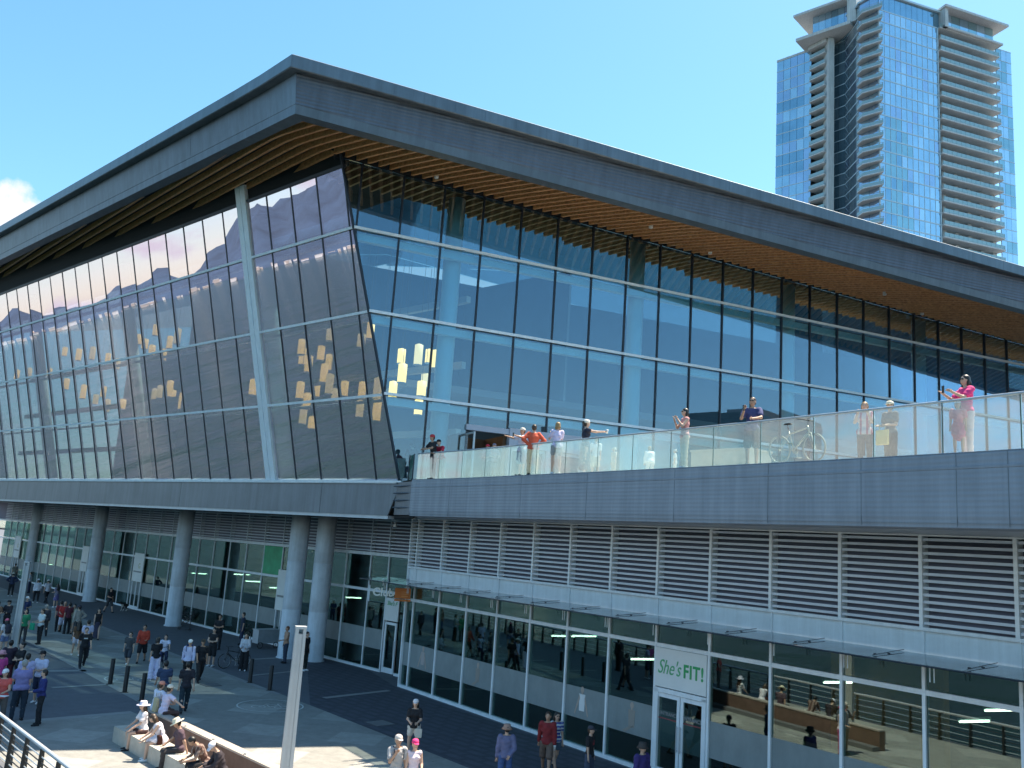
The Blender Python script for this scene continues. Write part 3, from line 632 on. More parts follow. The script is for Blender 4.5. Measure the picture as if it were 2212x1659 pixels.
mb = MB(); FD.box(mb, -72, 5.9, 3.81, 3.94, -.08, .05); mb.build('transom', alum, CC)
mb = MB(); FD.box(mb, -72, 3.5, 0.0, .12, -.12, .09); FD.box(mb, 4.72, 5.6, 0.0, .12, -.12, .09); mb.build('base_rail', alum, CC)
mb = MB(); FD.box(mb, -72, 6, 7.5, 7.62, -.2, .14); mb.build('head_rail', alum_g, CC)
# door at the inner corner
def door(F, s0, s1, z1, par, leaves=1, mdoor=alum):
    w = (s1-s0)/leaves
    for k in range(leaves):
        a, b_ = s0+k*w+.02, s0+(k+1)*w-.02; mb = MB(); t = .11
        F.box(mb, a, a+t, .03, z1, -.02, .05); F.box(mb, b_-t, b_, .03, z1, -.02, .05); F.box(mb, a+t, b_-t, z1-.12, z1, -.02, .05); F.box(mb, a+t, b_-t, .03, .28, -.02, .05)
        o = mb.build('door', mdoor, par); g_ = MB(); F.box(g_, a+t, b_-t, .28, z1-.12, 0, .015); g_.build('door_glass', gC, o)
        hs_ = b_-t/2 if k == 0 else a+t/2; h_ = MB(); h_.tube([F.P(hs_, .85, .1), F.P(hs_, 1.6, .1)], .018, 6); h_.tube([F.P(hs_, .9, .1), F.P(hs_, .9, .04)], .012, 5); h_.tube([F.P(hs_, 1.55, .1), F.P(hs_, 1.55, .04)], .012, 5); h_.build('handle', alum_g, o)
s_d0 = 2.72
door(FD, s_d0+.9, s_d0+1.9, 2.45, CC)
mb = MB(); FD.box(mb, 4.75, 5.55, .1, 2.9, -.01, .01); mb.build('window_pane', gC, CC)
# C wall
mullC = [0, .67]+[2.885+2.205*k for k in range(14)]
Cdoor = mullC.index(min(mullC, key=lambda s: abs(s-16.22)))
for i in range(len(mullC)-1):
    a, b_ = mullC[i], mullC[i+1]
    ls = louvre_bay(FC, a+.03, b_-.03, 5.36, 7.48, 13, CC, lv)
    m1 = MB(); FC.box(m1, b_-.045, b_+.045, 5.3, 7.5, -.15, .13); m1.build('mullion', alum, ls)
    m1 = MB(); FC.box(m1, a+.03, b_-.03, 4.62, 5.28, -.02, .03); m1.build('spandrel', alum, ls)
    dr = i == Cdoor
    m1 = MB(); FC.box(m1, b_-.04, b_+.04, 0, 5.3, -.1, .07); w = m1.build('window_bay', alum, CC)
    for z0_, z1_ in [(3.93, 4.6)]+([] if dr else [(1.98, 3.79), (.1, .97)]): mb = MB(); FC.box(mb, a+.035, b_-.035, z0_, z1_, -.01, .01); mb.build('pane', gC, w)
    if not dr: m2 = MB(); FC.box(m2, a+.035, b_-.035, .97, 1.98, -.012, .012); m2.build('frosted_band', frost, w)
m1 = MB(); FC.box(m1, -.045, .045, 0, 7.5, -.15, .12); m1.build('corner_mullion', alum, CC)
mb = MB(); FC.box(mb, 0, 33, 3.80, 3.92, -.08, .055); mb.build('transom', alum, CC)
mb = MB(); FC.box(mb, 0, mullC[Cdoor], 0, .12, -.12, .1); FC.box(mb, mullC[Cdoor+1], 33, 0, .12, -.12, .1); mb.build('base_rail', alum, CC)
mb = MB(); FC.box(mb, 0, 33, 7.48, 7.6, -.2, .15); mb.build('head_rail', alum, CC)
mb = MB(); FC.box(mb, 0, 33, 5.27, 5.35, -.1, .14); mb.build('sill_rail', alum, CC)
sc0, sc1 = mullC[Cdoor], mullC[Cdoor+1]
door(FC, sc0+.05, sc1-.05, 2.45, CC, 2)
mb = MB(); FC.box(mb, sc0+.05, sc0+.2, 0, 2.55, -.1, .1); FC.box(mb, sc1-.2, sc1-.05, 0, 2.55, -.1, .1); FC.box(mb, sc0+.05, sc1-.05, 2.47, 2.6, -.1, .1); mb.build('door_frame', alum, CC)
# end return wall
mb = MB(); dend = FD.P(5.9, 0, 0); mb.prism([Cb[:2], (Cb+V3(.05, .05, 0))[:2], (dend+V3(.05, .05, 0))[:2], dend[:2]], 0, 7.5); mb.build('end_panel', frost, CC)
# interiors
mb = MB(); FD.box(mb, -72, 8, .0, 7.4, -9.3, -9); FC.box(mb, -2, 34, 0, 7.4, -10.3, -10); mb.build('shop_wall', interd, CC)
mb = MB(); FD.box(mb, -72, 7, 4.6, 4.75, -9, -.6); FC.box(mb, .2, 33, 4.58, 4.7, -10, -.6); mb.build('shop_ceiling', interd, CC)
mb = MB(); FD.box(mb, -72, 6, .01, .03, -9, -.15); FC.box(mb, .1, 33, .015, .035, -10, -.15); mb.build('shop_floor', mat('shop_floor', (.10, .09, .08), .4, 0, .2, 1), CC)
orange = mat('orange_panel', (.50, .20, .035), .6, 0, .05, 2)
for s0, s1, o_ in ((3.55, 4.35, -.45), (18.9, 22.6, -5)):
    mb = MB(); FC.box(mb, s0, s1, .04, 4.5, o_-.3, o_); mb.build('orange_wall_panel', orange, CC)
mb = MB(); FC.box(mb, 17.5, 24, .04, 1.1, -4.6, -4.2); mb.build('counter', mat('counter_beige', (.55, .48, .34), .6), CC)
tubem = mat('lamp_tube', (1, .95, .8), .5, emit=(1, .93, .7), estr=6)
for px, py in ((1216, 1374), (1262, 1374), (1390, 1424), (1810, 1474), (2105, 1558), (2160, 1534), (430, 1239), (522, 1241), (545, 1256), (600, 1270), (100, 1219), (760, 1291)):
    if px > 1000: p = atpl(px, py, Cb-nC*4, nC); u_ = nrm(uC*.35-nC*1)
    else: p = atpl(px, py, Dc-nD*3.5, nD); u_ = nD
    p2 = p; u_ = uB if px > 1000 else uB
    o = MB().tube([p-u_*.55, p+u_*.55], .035, 6).build('tube_lamp', tubem, None, origin=p); MB().tube([p-u_*.6+V3(0, 0, .06), p+u_*.6+V3(0, 0, .06)], .05, 4).build('lamp_housing', alum_g, o)
    tag(o, 'lit fluorescent tube lamp glowing inside the dark shop front', 'lamp', 'lit tube lamps inside the shops')
# green poster pane
mb = MB(); FD.box(mb, -9.42, -7.2, 3.95, 5.6, .015, .03); o = mb.build('green_poster', mat('poster_green', (.03, .36, .17), .5, 0, .25, 1.5), CC)
# concrete columns of the arcade
for px, py in ((60, 1258), (192, 1299), (373, 1352), (619, 1421), (677, 1428)):
    p = atz(px, py, 0); o = MB().lathe([(.56, 0), (.56, .05), (.50, .06), (.50, 2.48), (.492, 2.49), (.492, 2.51), (.50, 2.52), (.50, 4.98), (.492, 4.99), (.492, 5.01), (.50, 5.02), (.50, 7.55)], p, 28).build('column', conc, CC, True)
p = atz(-60, 1240, 0); MB().lathe([(.56, 0), (.56, .05), (.50, .06), (.50, 2.48), (.492, 2.49), (.492, 2.51), (.50, 2.52), (.50, 4.98), (.492, 4.99), (.492, 5.01), (.50, 5.02), (.50, 7.55)], p, 28).build('column', conc, CC, True)
# ---- canopy
c0, c1 = atz(777, 1249, 4.62), atz(2209, 1471, 4.62); uc_ = nrm(c1-c0)
mb = MB()
seg = 2.2; Lc = np.linalg.norm(c1-c0)+8; nseg = int(Lc/seg)
def back(p): return p-nC*((p-FC.P(0, 0, .14))@nC)
for k in range(nseg):
    a, b_ = c0+uc_*(k*seg+.01), c0+uc_*((k+1)*seg-.01); A2, B2 = back(a)+V3(0, 0, .10), back(b_)+V3(0, 0, .10)
    pane = MB().ext([a, b_, B2, A2], V3(0, 0, .02)); pane.build('canopy_pane', gcan, CC)
    q = back(a); x = MB(); x.tube([q+V3(0, 0, .16), a+(q-a)*.08+V3(0, 0, .05)], .008, 4)
    for t in (.15, .55): c = a+(q-a)*t+V3(0, 0, .06); x.lathe([(.035, 0), (.035, .03)], c, 8)
    x.build('canopy_fin', alum_d, CC)
    h_ = MB(); c = a+(q-a)*.55+uc_*1.0
    for dd in (0, .1): h_.tube([c+uc_*dd+V3(0, 0, -.42), c+uc_*dd+V3(0, 0, .0)], .014, 5)
    h_.build('canopy_hanger', alum, CC)
mb.tube([c0+V3(0, 0, -.01), c0+uc_*Lc+V3(0, 0, -.01)], .02, 6); mb.build('canopy_edge', alum_d, CC)
# frosted band pictures of exercising figures (flat films on the band)
skinf = mat('poster_skin', (.42, .34, .30), .6); pale = mat('poster_white', (.7, .72, .74), .6); lead = mat('poster_grey', (.28, .26, .24), .6)
def fig(sc, zc, h, top, pose):
    mb = MB(); F = FC; o0, o1 = .014, .02
    def pl(pts, mi): F.poly(mb, [(sc+x*h, zc+y*h) for x, y in pts], o0, o1, mi)
    def disc(x, y, r, mi): pl([(x+r*math.cos(a), y+r*1.2*math.sin(a)) for a in np.linspace(0, 2*math.pi, 12)[:-1]], mi)
    disc(0, .88, .085, 0); pl([(-.04, .8), (.04, .8), (.04, .72), (-.04, .72)], 0)
    pl([(-.16, .74), (.16, .74), (.13, .2), (-.13, .2)], 1)
    if pose: pl([(-.14, .72), (-.1, .6), (-.34, .05), (-.38, .1)], 0); pl([(.14, .72), (.1, .6), (.3, .05), (.34, .1)], 0)
    else: pl([(-.14, .2), (.12, .25), (-.3, -.0), (-.42, .05)], 1)
    return mb.build('window_picture', [skinf, top], CC)
fig(.67+1.15, 1.0, 1.0, mat('poster_pink', (.40, .36, .36), .6), 1); fig(6.2, .98, .95, lead, 0); fig(mullC[6]+.95, 1.02, 1.02, pale, 1); fig(mullC[7]+1.2, .98, .98, lead, 0)
# ================================================================ signs
white_s = mat('sign_white', (.72, .75, .76), .5, 0, .04, 2); green_t = mat('sign_green', (.03, .36, .12), .5); ltgreen = mat('sign_light_green', (.10, .42, .20), .5)
grey_t = mat('sign_grey_text', (.25, .27, .28), .6); red_t = mat('sign_red', (.22, .05, .06), .5); club_t = mat('sign_silver', (.80, .80, .76), .4)
# entrance sign above the double door
e = empty('entrance_sign', FC.P((sc0+sc1)/2, 2.63, .05), "white sign reading She's FIT! in green above the double shop doors", 'sign')
mb = MB(); FC.box(mb, sc0+.06, sc1-.06, 2.63, 3.79, .02, .09); mb.build('board', white_s, e)
sm = (sc0+sc1)/2
place_text('lettering', "She's", .60, FC.P(sm-.47, 3.22, .10), uC, nC, ltgreen, e, shear=.35, sx=.80)
SPC[0] = 1.12
place_text('lettering', "FIT!", .54, FC.P(sm+.54, 3.20, .10), uC, nC, green_t, e, bold=.014, sx=.86)
SPC[0] = 1.0
for a in (sc0+.62, sc1-.60):
    pass
for k, a in enumerate((sc0+.62, sc1-.62)):
    o = place_text('window_lettering', "ENTRANCE", .15, FC.P(a, 1.86, .03), uC, nC, grey_t, CC, bold=.003)
    mb = MB(); FC.box(mb, a-.42, a+.42, 1.70, 1.735, .02, .03); mb.build('window_stripe', red_t, CC)
mb = MB(); FC.box(mb, sc0+.17, sm-.13, .9, 1.95, -.012, .005); FC.box(mb, sm+.13, sc1-.17, .9, 1.95, -.012, .005); mb.build('frosted_band', frost, CC)
# sign at the inner corner
e = empty('door_sign', FD.P(s_d0+1.35, 2.6, .05), "small white sign with green letters She's F over the inner corner door", 'sign')
mb = MB(); FD.box(mb, s_d0+.85, s_d0+1.95, 2.52, 3.62, .02, .07); mb.build('board', white_s, e)
place_text('lettering', "She's F", .30, FD.P(s_d0+1.4, 3.36, .085), uD, nD, ltgreen, e, shear=.3)
# hanging club sign
pC = atpl(848, 1281, FC.P(-.6, 4, 1.9), nrm(V3(.12, -1, 0))); uc2 = nrm(V3(1, .12, 0)); nc2 = V3(uc2[1], -uc2[0], 0)
e = empty('hanging_sign', pC, 'silver Club lettering beside an orange box hanging under the canopy', 'sign')
place_text('lettering', "Club", .50, pC+uc2*-.42, uc2, nc2, club_t, e, bold=.012)
mb = MB(); FH = Frame(pC, uc2, nc2); FH.box(mb, .10, .82, -.22, .24, -.08, .05); FH.box(mb, .10, .84, -.34, -.26, -.05, .05); mb.build('orange_box', mat('sign_orange', (.62, .16, .02), .5), e)
mb = MB(); FH.box(mb, .40, .72, .06, .09, .052, .06); FH.box(mb, .40, .74, -.03, .0, .052, .06); FH.box(mb, .40, .70, -.13, -.1, .052, .06); mb.build('lettering_lines', mat('sign_orange_pale', (.75, .35, .12), .5), e)
mb = MB(); mb.tube([pC+V3(0, 0, .3)+uc2*-.45, pC+V3(0, 0, .62)+uc2*-.45], .03, 6); mb.tube([pC+V3(0, 0, .25)+uc2*.72, pC+V3(0, 0, .62)+uc2*.72], .03, 6); mb.tube([pC+V3(0, 0, .3)+uc2*-1.05, pC+V3(0, 0, -.42)+uc2*-1.05], .035, 6); mb.build('hanger', alum, e)
# white shop signs on the west front
def shop_sign(px, py, w, h, label, glyph=True):
    p = atpl(px, py, FD.P(0, 0, .12), nD); s = (p-FD.O)@uD; z = p[2]
    e = empty('shop_sign', p, label, 'sign', 'white signs over the shop doors'); mb = MB(); FD.box(mb, s-w/2, s+w/2, z-h/2, z+h/2, .10, .17); mb.build('board', white_s, e)
    if glyph:
        place_text('lettering', "G", .55, FD.P(s+.25, z+.1, .18), uD, nD, mat('sign_olive', (.45, .45, .2), .6), e)
    mb = MB(); FD.box(mb, s-w*.4, s+w*.4, z-h*.18, z-h*.13, .17, .18); mb.build('text_line', grey_t, e)
    mb = MB()
    for x in (-.42, 0, .42): FD.box(mb, s+x*w-.035, s+x*w+.035, 0, z-h/2, .08, .14)
    FD.box(mb, s-w*.45, s+w*.45, 0, .25, .08, .13); mb.build('door_frame', alum, e)
shop_sign(299.5, 1225.5, 1.9, 2.1, 'white shop sign with olive letter over a door between second and third columns')
shop_sign(38, 1181, 1.9, 2.1, 'white shop sign at far left behind the lamp post')
shop_sign(184, 1207, 1.5, 2.1, 'white shop sign half hidden by the second column', False)
shop_sign(612, 1275, 1.4, 2.3, 'white shop sign half hidden by the fourth column', False)
# security camera pair
e = tag(MB().tube([FC.P(-.9, 7.2, .5), FC.P(-.9, 7.45, .5)], .05, 6).tube([FC.P(-1.2, 7.4, .5), FC.P(-.6, 7.4, .5)], .03, 6).box(FC.P(-.9, 7.15, .5), (.14, .3, .12)).build('security_camera', alum_g), 'small grey security camera under the arcade ceiling by the corner', 'camera')
# ================================================================ lanterns
lan = [(940,570),(1010,480),(1100,560),(1150,520),(420,620),(510,640),(600,630),(700,660),(430,830),(695,970),(795,960),(670,880),(1035,880),(1100,860),(1120,905),(1205,860),(1255,930),(1315,890),(1370,800),(1470,700),(1510,735),(1460,830),(1475,880),(1465,945),(1595,790),(1640,850),(1580,930),(1560,1050),(1955,590),(1960,650),(2140,510),(2080,630),(2130,690),(2135,830),(2050,870),(1945,870),(1965,1030),(2020,1080),(110,770),(190,760)]
lan += [(985, 610), (1060, 640), (1000, 900), (1180, 940), (1290, 960), (1350, 870), (1420, 780), (1530, 860), (1500, 960), (1390, 950), (900, 540), (760, 700), (320, 760), (540, 880), (620, 930), (2000, 700), (2100, 760), (2170, 900), (1990, 940)]
lan = [(x/3, 553+y/3) for x, y in lan]+[(737.3+x/3, 553+y/3) for x, y in [(190,480),(130,550),(20,860),(135,870),(235,860),(390,650),(395,760),(500,640),(570,650),(610,670),(545,790),(520,860),(335,865),(120,990),(230,1000),(500,980)]]
gls = mat('lantern_glow', (.35, .2, .07), .6, emit=(1, .50, .14), estr=1.25); gls2 = mat('lantern_pale', (.35, .25, .14), .6, emit=(1, .58, .26), estr=.8)
wmat = mat('lantern_wire', (.1, .1, .1), .5)
proto = None
for i, (x, y) in enumerate(lan):
    p = atpl(x, y, P0-nAh*(3.6+(i*37 % 5)*1.0), nAh)
    rows = 'left of the main post' if x < 560 else ('right of the main post' if x < 800 else 'behind the terrace glass')
    lvl = 'high' if p[2] > 14.5 else ('middle' if p[2] > 12 else 'low')
    if proto is None:
        proto = empty('pendant_lamp', p); MB().lathe([(.13, -.42), (.15, -.40), (.15, .40), (.05, .45)], (0, 0, 0), 14).build('lamp_shade', gls, None, True).parent = proto
        MB().tube([(0, 0, .44), (0, 0, 7)], .008, 4).build('cord', wmat).parent = proto; MB().lathe([(.155, -.44), (.155, -.41)], (0, 0, 0), 14).build('rim', alum_g).parent = proto
        o = proto
    else: o = copy_tree(proto); o.location = tuple(map(float, p))
    sc_ = .8+.5*((i*53) % 10)/10; o.scale = (1.5, 1.5, sc_*1.1)
    tag(o, f'warm glowing pendant lamp hanging {lvl} in the hall {rows}', 'pendant lamp', 'pendant lamps hanging in the hall')
    if i % 3 == 0:
        for c in o.children:
            if c.name.startswith('lamp_shade'): c.data = c.data.copy() if i else c.data; c.data.materials[0] = gls2 if i else gls
# ================================================================ tower
TK = V3(.618*132, 1.466*132, 0); uR = dirv(70.6); nR = V3(uR[1], -uR[0], 0); uL = dirv(-20.5); nL = V3(-uL[1], uL[0], 0)
if nR@(CAMP-TK) < 0: nR = -nR
if nL@(CAMP-TK) < 0: nL = -nL
FR, FL = Frame(TK, uR, nR), Frame(TK, uL, nL)
def s_at(F, az):
    d = dirv(az); Mx = np.array([F.u[:2], -d[:2]]).T; return np.linalg.solve(Mx, (CAMP-F.O)[:2])[0]
TW = empty('apartment_tower', tuple(TK), 'tall blue glass apartment tower with pale balconies rising behind the roof', 'tower')
tg = [mat(f'tower_glass_{n}', c, .07, .82, .10, .25) for n, c in (('mid', (.46, .64, .76)), ('deep', (.30, .48, .60)), ('pale', (.56, .72, .82)), ('green', (.36, .54, .58)), ('violet', (.46, .58, .74)))]
tline = mat('tower_mullion', (.55, .66, .72), .5, .2); trail = mat('tower_rail_glass', (.34, .45, .45), .25, .35)
a1 = s_at(FR, 26.3); a2 = s_at(FR, 29.55); a3 = s_at(FR, 30.35)
l1 = s_at(FL, 21.64); l2 = s_at(FL, 20.80); l3 = s_at(FL, 20.04); l4 = s_at(FL, 19.68); l5 = s_at(FL, 18.72); l6 = s_at(FL, 16.53)
FHT = 3.0; ZT = 138.6
def panes(F, s0, s1, z0, z1, n, o, mb, pick):
    w = (s1-s0)/n
    for k in range(n): F.box(mb, s0+k*w+.04, s0+(k+1)*w-.04, z0, z1, o-.25, o, pick(k))
def TP(az, rr): d = dirv(az)*rr; return V3(d[0], d[1], 0)
def TF(pa, pb):
    u_ = nrm(pb-pa); n_ = V3(u_[1], -u_[0], 0); n_ = n_ if n_@(CAMP*V3(1, 1, 0)-pa) > 0 else -n_; return Frame(pa, u_, n_), np.linalg.norm(pb-pa)
W1, w1 = TF(TP(16.52, 229), TP(18.72, 224.5)); W2, w2 = TF(TP(18.72, 224.5), TP(19.68, 221.5)); W3, w3 = TF(TP(20.04, 223.5), TP(20.80, 221.5)); W4, w4 = TF(TP(20.80, 221.5), TP(21.64, 213.5)); W5, w5 = TF(TP(21.64, 213.5), TK)
WP, wp = TF(TP(19.68, 221.0), TP(20.03, 221.5)); W6, w6 = TF(TP(17.7, 220.5), TP(21.12, 215))
def storey(k, z):
    rr = random.Random(k*7+1)
    mb = MB(); FR.box(mb, -.1, a1, z-.14, z+.14, -1, .06); W1.box(mb, 0, w1, z-.12, z+.10, -1, .05); W3.box(mb, 0, w3, z-.12, z+.10, -1, .05); W4.box(mb, 0, w4, z-.12, z+.12, -1, .05); FR.box(mb, a2, a3, z-.1, z+.1, -1, -.3)
    st = mb.build('storey', tline, TW)
    mb = MB(); panes(FR, 0, a1, z-FHT+.14, z-.14, 11, 0, mb, lambda q: (rr.choice([0, 0, 0, 0, 4, 0, 2] if k < 9 else ([1, 3, 3] if 1 <= q <= 3+(k % 3) else [0, 0, 2, 0, 4]))))
    mb.build('glazing', tg, st)
    row = k in (4, 6, 7, 9, 10)
    for F_, w_, n_, pk_ in ((W1, w1, 5, lambda q: (1 if row and q < 4 else rr.choice([4, 4, 2, 0]))), (W3, w3, 2, lambda q: rr.choice([1, 1, 0])), (W4, w4, 3, lambda q: rr.choice([0, 4, 2])), (W5, w5, 2, lambda q: rr.choice([0, 4]))):
        mb = MB(); panes(F_, 0.02, w_-.02, z-FHT+.12, z-.12, n_, 0, mb, pk_); mb.build('glazing', tg, st)
    mb = MB(); panes(FR, a2, a3, z-FHT+.1, z-.1, 3, -.35, mb, lambda q: rr.choice([2, 3, 2, 0])); mb.build('glazing', tg, st)
    # prow balcony at the corner
    mb = MB(); pts = [FR.P(.4, 0, 0), FR.P(-.3, 0, 1.6), W5.P(w5*.45, 0, 2.0), W5.P(.2, 0, 1.0), W5.P(0, 0, 0)]
    mb.prism([p[:2] for p in pts], z-.14, z+.14); b = mb.build('balcony', conc_t, st)
    r_ = MB()
    for p, q in zip(pts[:-1], pts[1:]):
        r_.tube([p+V3(0, 0, z+1.15), q+V3(0, 0, z+1.15)], .05, 4); r_.ext([p+V3(0, 0, z+.2), q+V3(0, 0, z+.2), q+V3(0, 0, z+.85), p+V3(0, 0, z+.85)], V3(.03, .03, 0))
    r_.build('balcony_rail', trail, b)
    if z < 138:
        mb = MB(); W2.box(mb, 0, w2, z-.18, z+.12, -2.2, .9); b = mb.build('balcony', conc_t, st)
        r_ = MB(); W2.box(r_, .05, w2-.1, z+.2, z+1.05, .8, .86); W2.box(r_, 0, w2, z-FHT+.2, z-.3, -2.3, -2.2); r_.build('balcony_rail', trail, b)
    mb = MB(); FR.box(mb, a1+.1, a2, z-.2, z+.14, -2.4, .75); b = mb.build('balcony', conc_t, st)
    r_ = MB(); FR.box(r_, a1+.2, a2-.1, z+.2, z+1.1, .66, .7)
    for q in np.linspace(a1+.3, a2-.3, 14): r_.tube([FR.P(q, z+.1, .72), FR.P(q, z+1.15, .72)], .035, 4)
    r_.build('balcony_rail', trail, b)
    w_ = MB()
    for q in np.linspace(a1+2, a2-1.5, 5): FR.box(w_, q, q+1.1, z-FHT+.1, z-.25, -2.2, -1.5)
    FR.box(w_, a1, a2, z-FHT+.1, z-.2, -2.7, -2.2); w_.build('balcony_wall', mat('tower_balcony_wall', (.58, .58, .58), .7, 0, .25, .4), st)
for k in range(0, 20): storey(k, ZT-FHT*k-0)
mb = MB(); FR.box(mb, .5, a2, 0, ZT-FHT*20+.1, -7, -.2); FR.box(mb, 1, a2-.5, ZT-FHT*20, ZT-.2, -7, -3); mb.prism([W1.P(.2, 0, -1.1)[:2], W1.P(w1, 0, -1.1)[:2], W2.P(0, 0, -3.5)[:2], W2.P(w2, 0, -4.5)[:2], W3.P(0, 0, -.6)[:2], W3.P(w3, 0, -.6)[:2], W4.P(w4, 0, -.4)[:2], FR.P(1, 0, -.4)[:2], FR.P(10, 0, -25)[:2]], 0, ZT-.2); mb.build('core', interd, TW)
mb = MB(); WP.box(mb, 0, wp, 50, ZT+.4, -2.4, 1.2); mb.build('pier', conc_t, TW)
mb = MB(); W2.box(mb, -.1, w2+.6, ZT-.6, ZT+.4, -2.4, 1.3); W1.box(mb, 0, w1, ZT-.1, ZT+.5, -3, .1); mb.build('pier_head', conc_t, TW)
mb = MB(); FR.box(mb, 0-.05, .15, 80, ZT+.3, -.2, .16); FR.box(mb, a1-.25, a1, 80, ZT, -.3, .2)
for q in range(1, 11): FR.box(mb, a1*q/11-.035, a1*q/11+.035, 80, ZT, -.1, .07)
mb.build('facade_mullions', tline, TW)
mb = MB(); panes(FR, 0, a1+.8, ZT+.1, ZT+4.4, 11, -.3, mb, lambda q: (q*3+1) % 3); panes(W5, 0, w5, ZT+.1, ZT+4.4, 2, -.3, mb, lambda q: 4); panes(W4, 0, w4, ZT+.1, ZT+4.4, 3, -.3, mb, lambda q: 0); mb.prism([W3.P(0, 0, -1)[:2], W4.P(w4, 0, -1)[:2], FR.P(1, 0, -1)[:2], FR.P(10, 0, -8)[:2]], ZT, ZT+4.2, 1); mb.build('top_storey', tg, TW)
mb = MB(); FR.box(mb, -.4, a1+1, ZT+4.4, ZT+4.9, -11, .2); W5.box(mb, -.2, w5, ZT+4.4, ZT+4.9, -6, .2); W4.box(mb, 0, w4, ZT+4.4, ZT+4.9, -6, .2); mb.build('parapet', tline, TW)
# west penthouse with two overhanging slabs
mb = MB(); W6.box(mb, 0, w6, 139.1, 139.9, -11, 0); mb.build('penthouse_slab', conc_t, TW)
mb = MB(); panes(W6, 3.4, w6-.8, 139.9, 146.0, 6, -2.6, mb, lambda q: (0, 2, 0, 1, 0, 4)[q]); W6.box(mb, 3.4, w6-.8, 139.9, 146, -11, -2.9, 0); mb.build('penthouse', tg, TW)
mb = MB(); W6.box(mb, -.6, w6-1.2, 146.0, 146.6, -12, .3); mb.build('penthouse_roof', conc_t, TW)
mb = MB(); W6.box(mb, w6-1.1, w6+1.2, 139.9, 149.5, -5, -.8); mb.build('sail_wall', conc_t, TW)
mb = MB(); q0, q1 = a1+.6, a2+1.2; FR.box(mb, q0, q1+.6, 143.6, 144.2, -10, 2.2); mb.build('penthouse_roof', conc_t, TW)
mb = MB(); FR.box(mb, q0+.3, q0+1.3, ZT, 143.6, -9, 1.6); FR.box(mb, q0+.3, q1-.6, ZT+.0, ZT+.5, -3, 1.4); mb.build('penthouse_wall', conc_t, TW)
mb = MB(); panes(FR, q0+1.5, q1-2, ZT+.5, 143.6, 6, -.3, mb, lambda q: (2, 3, 0, 3, 2, 3)[q]); FR.box(mb, q0+1.4, q1-2, ZT, 143.5, -9, -.8, 3); mb.build('penthouse', tg, TW)
# ================================================================ railings, posts, bollards, benches
tube_w = mat('rail_tube', (.62, .62, .66), .35, .4); rail_d = mat('rail_post_dark', (.03, .032, .035), .5, .3)
e = empty('quay_railing', tuple(Q0), 'metal quay railing with pale top tube and dark leaning posts', 'railing')
mb = MB(); mb.tube([Q0-uQ*40+V3(0, 0, 1.1), Q0+uQ*45+V3(0, 0, 1.1)], .05, 10); mb.build('top_rail', tube_w, e)
# posts placed by the photo
def s_on_q(px, py, z=1.1): return (atz(px, py, z)-Q0)@uQ
sp = .5*(s_on_q(70, 1597)-s_on_q(31, 1566))+.5*(s_on_q(100, 1621)-s_on_q(62, 1591)); sp = 1.35
s_p = s_on_q(60, 1590)
for k in range(-28, 30):
    s = s_p+k*sp; 
    if s < -39 or s > 44: continue
    b = Q0+uQ*s; tp = b+nQ*.34+V3(0, 0, 1.04)*1; a = b+nQ*-.0+V3(0, 0, 0)
    mb = MB(); dd = uQ*.035; w = nQ*.09
    mb.hexa([a-dd-w, a+dd-w, a+dd+w, a-dd+w, b-dd-w*.5+V3(0, 0, 1.06)-nQ*.0, b+dd-w*.5+V3(0, 0, 1.06), b+dd+w*.5+V3(0, 0, 1.06), b-dd+w*.5+V3(0, 0, 1.06)]); mb.build('post', rail_d, e)
for k in range(7):
    z = .14+k*.125; MB().tube([Q0-uQ*40+V3(0, 0, z), Q0+uQ*45+V3(0, 0, z)], .016, 5).build('cable', rail_d if k % 2 else alum_g, e)
# glass railing on the terrace
GR = empty('terrace_railing', tuple(fc[0]), 'long frameless glass railing along the curved terrace edge with slim metal handrail', 'railing')
ds = [0]
for i in range(1, len(fcs)): ds.append(ds[-1]+np.linalg.norm(fcs[i]-fcs[i-1]))
def on_curve(s):
    i = min(len(ds)-2, max(0, int(np.searchsorted(ds, s))-1)); t = (s-ds[i])/(ds[i+1]-ds[i]); return fcs[i]*(1-t)+fcs[i+1]*t-nf[i]*.12
gap = 1.62; npan = int(ds[-1]/gap)
for k in range(npan):
    a, b_ = on_curve(.15+k*gap+.012), on_curve(.15+(k+1)*gap-.012)
    n_ = nrm(np.cross(b_-a, V3(0, 0, 1)))
    MB().ext([a+V3(0, 0, .0), b_+V3(0, 0, .0), b_+V3(0, 0, 1.04), a+V3(0, 0, 1.04)], n_*.02).build('glass_panel', gR, GR)
    MB().box(b_+V3(0, 0, .52), (.02, .02, 1.04)).build('panel_joint', mat('glass_edge', (.06, .14, .13), .3), GR)
MB().tube([on_curve(.05+x*.5)+V3(0, 0, 1.07) for x in range(int((ds[-1]-.2)/.5))], .028, 8).build('handrail', alum_g, GR)
# stub of glass rail stepping down beside the corner
e = empty('stair_railing', tuple(fc[0]+V3(-.2, .2, 0)), 'short green glass railing at the terrace corner', 'railing')
pp = [fc[0]+V3(0, .1, 0), fc[0]+V3(-.25, .75, 0), FB.P(.3, 9, .35)]
for a, b_ in zip(pp[:-1], pp[1:]):
    n_ = nrm(np.cross(b_-a, V3(0, 0, 1))); MB().ext([a, b_, b_+V3(0, 0, 1.04), a+V3(0, 0, 1.04)], n_*.02).build('glass_panel', glass('glass_green', (.25, .55, .50), .15, dust=.15, dcol=(.3, .6, .5)), e)
    MB().tube([a+V3(0, 0, 0), a+V3(0, 0, 1.06)], .03, 6).build('post', alum_d, e)
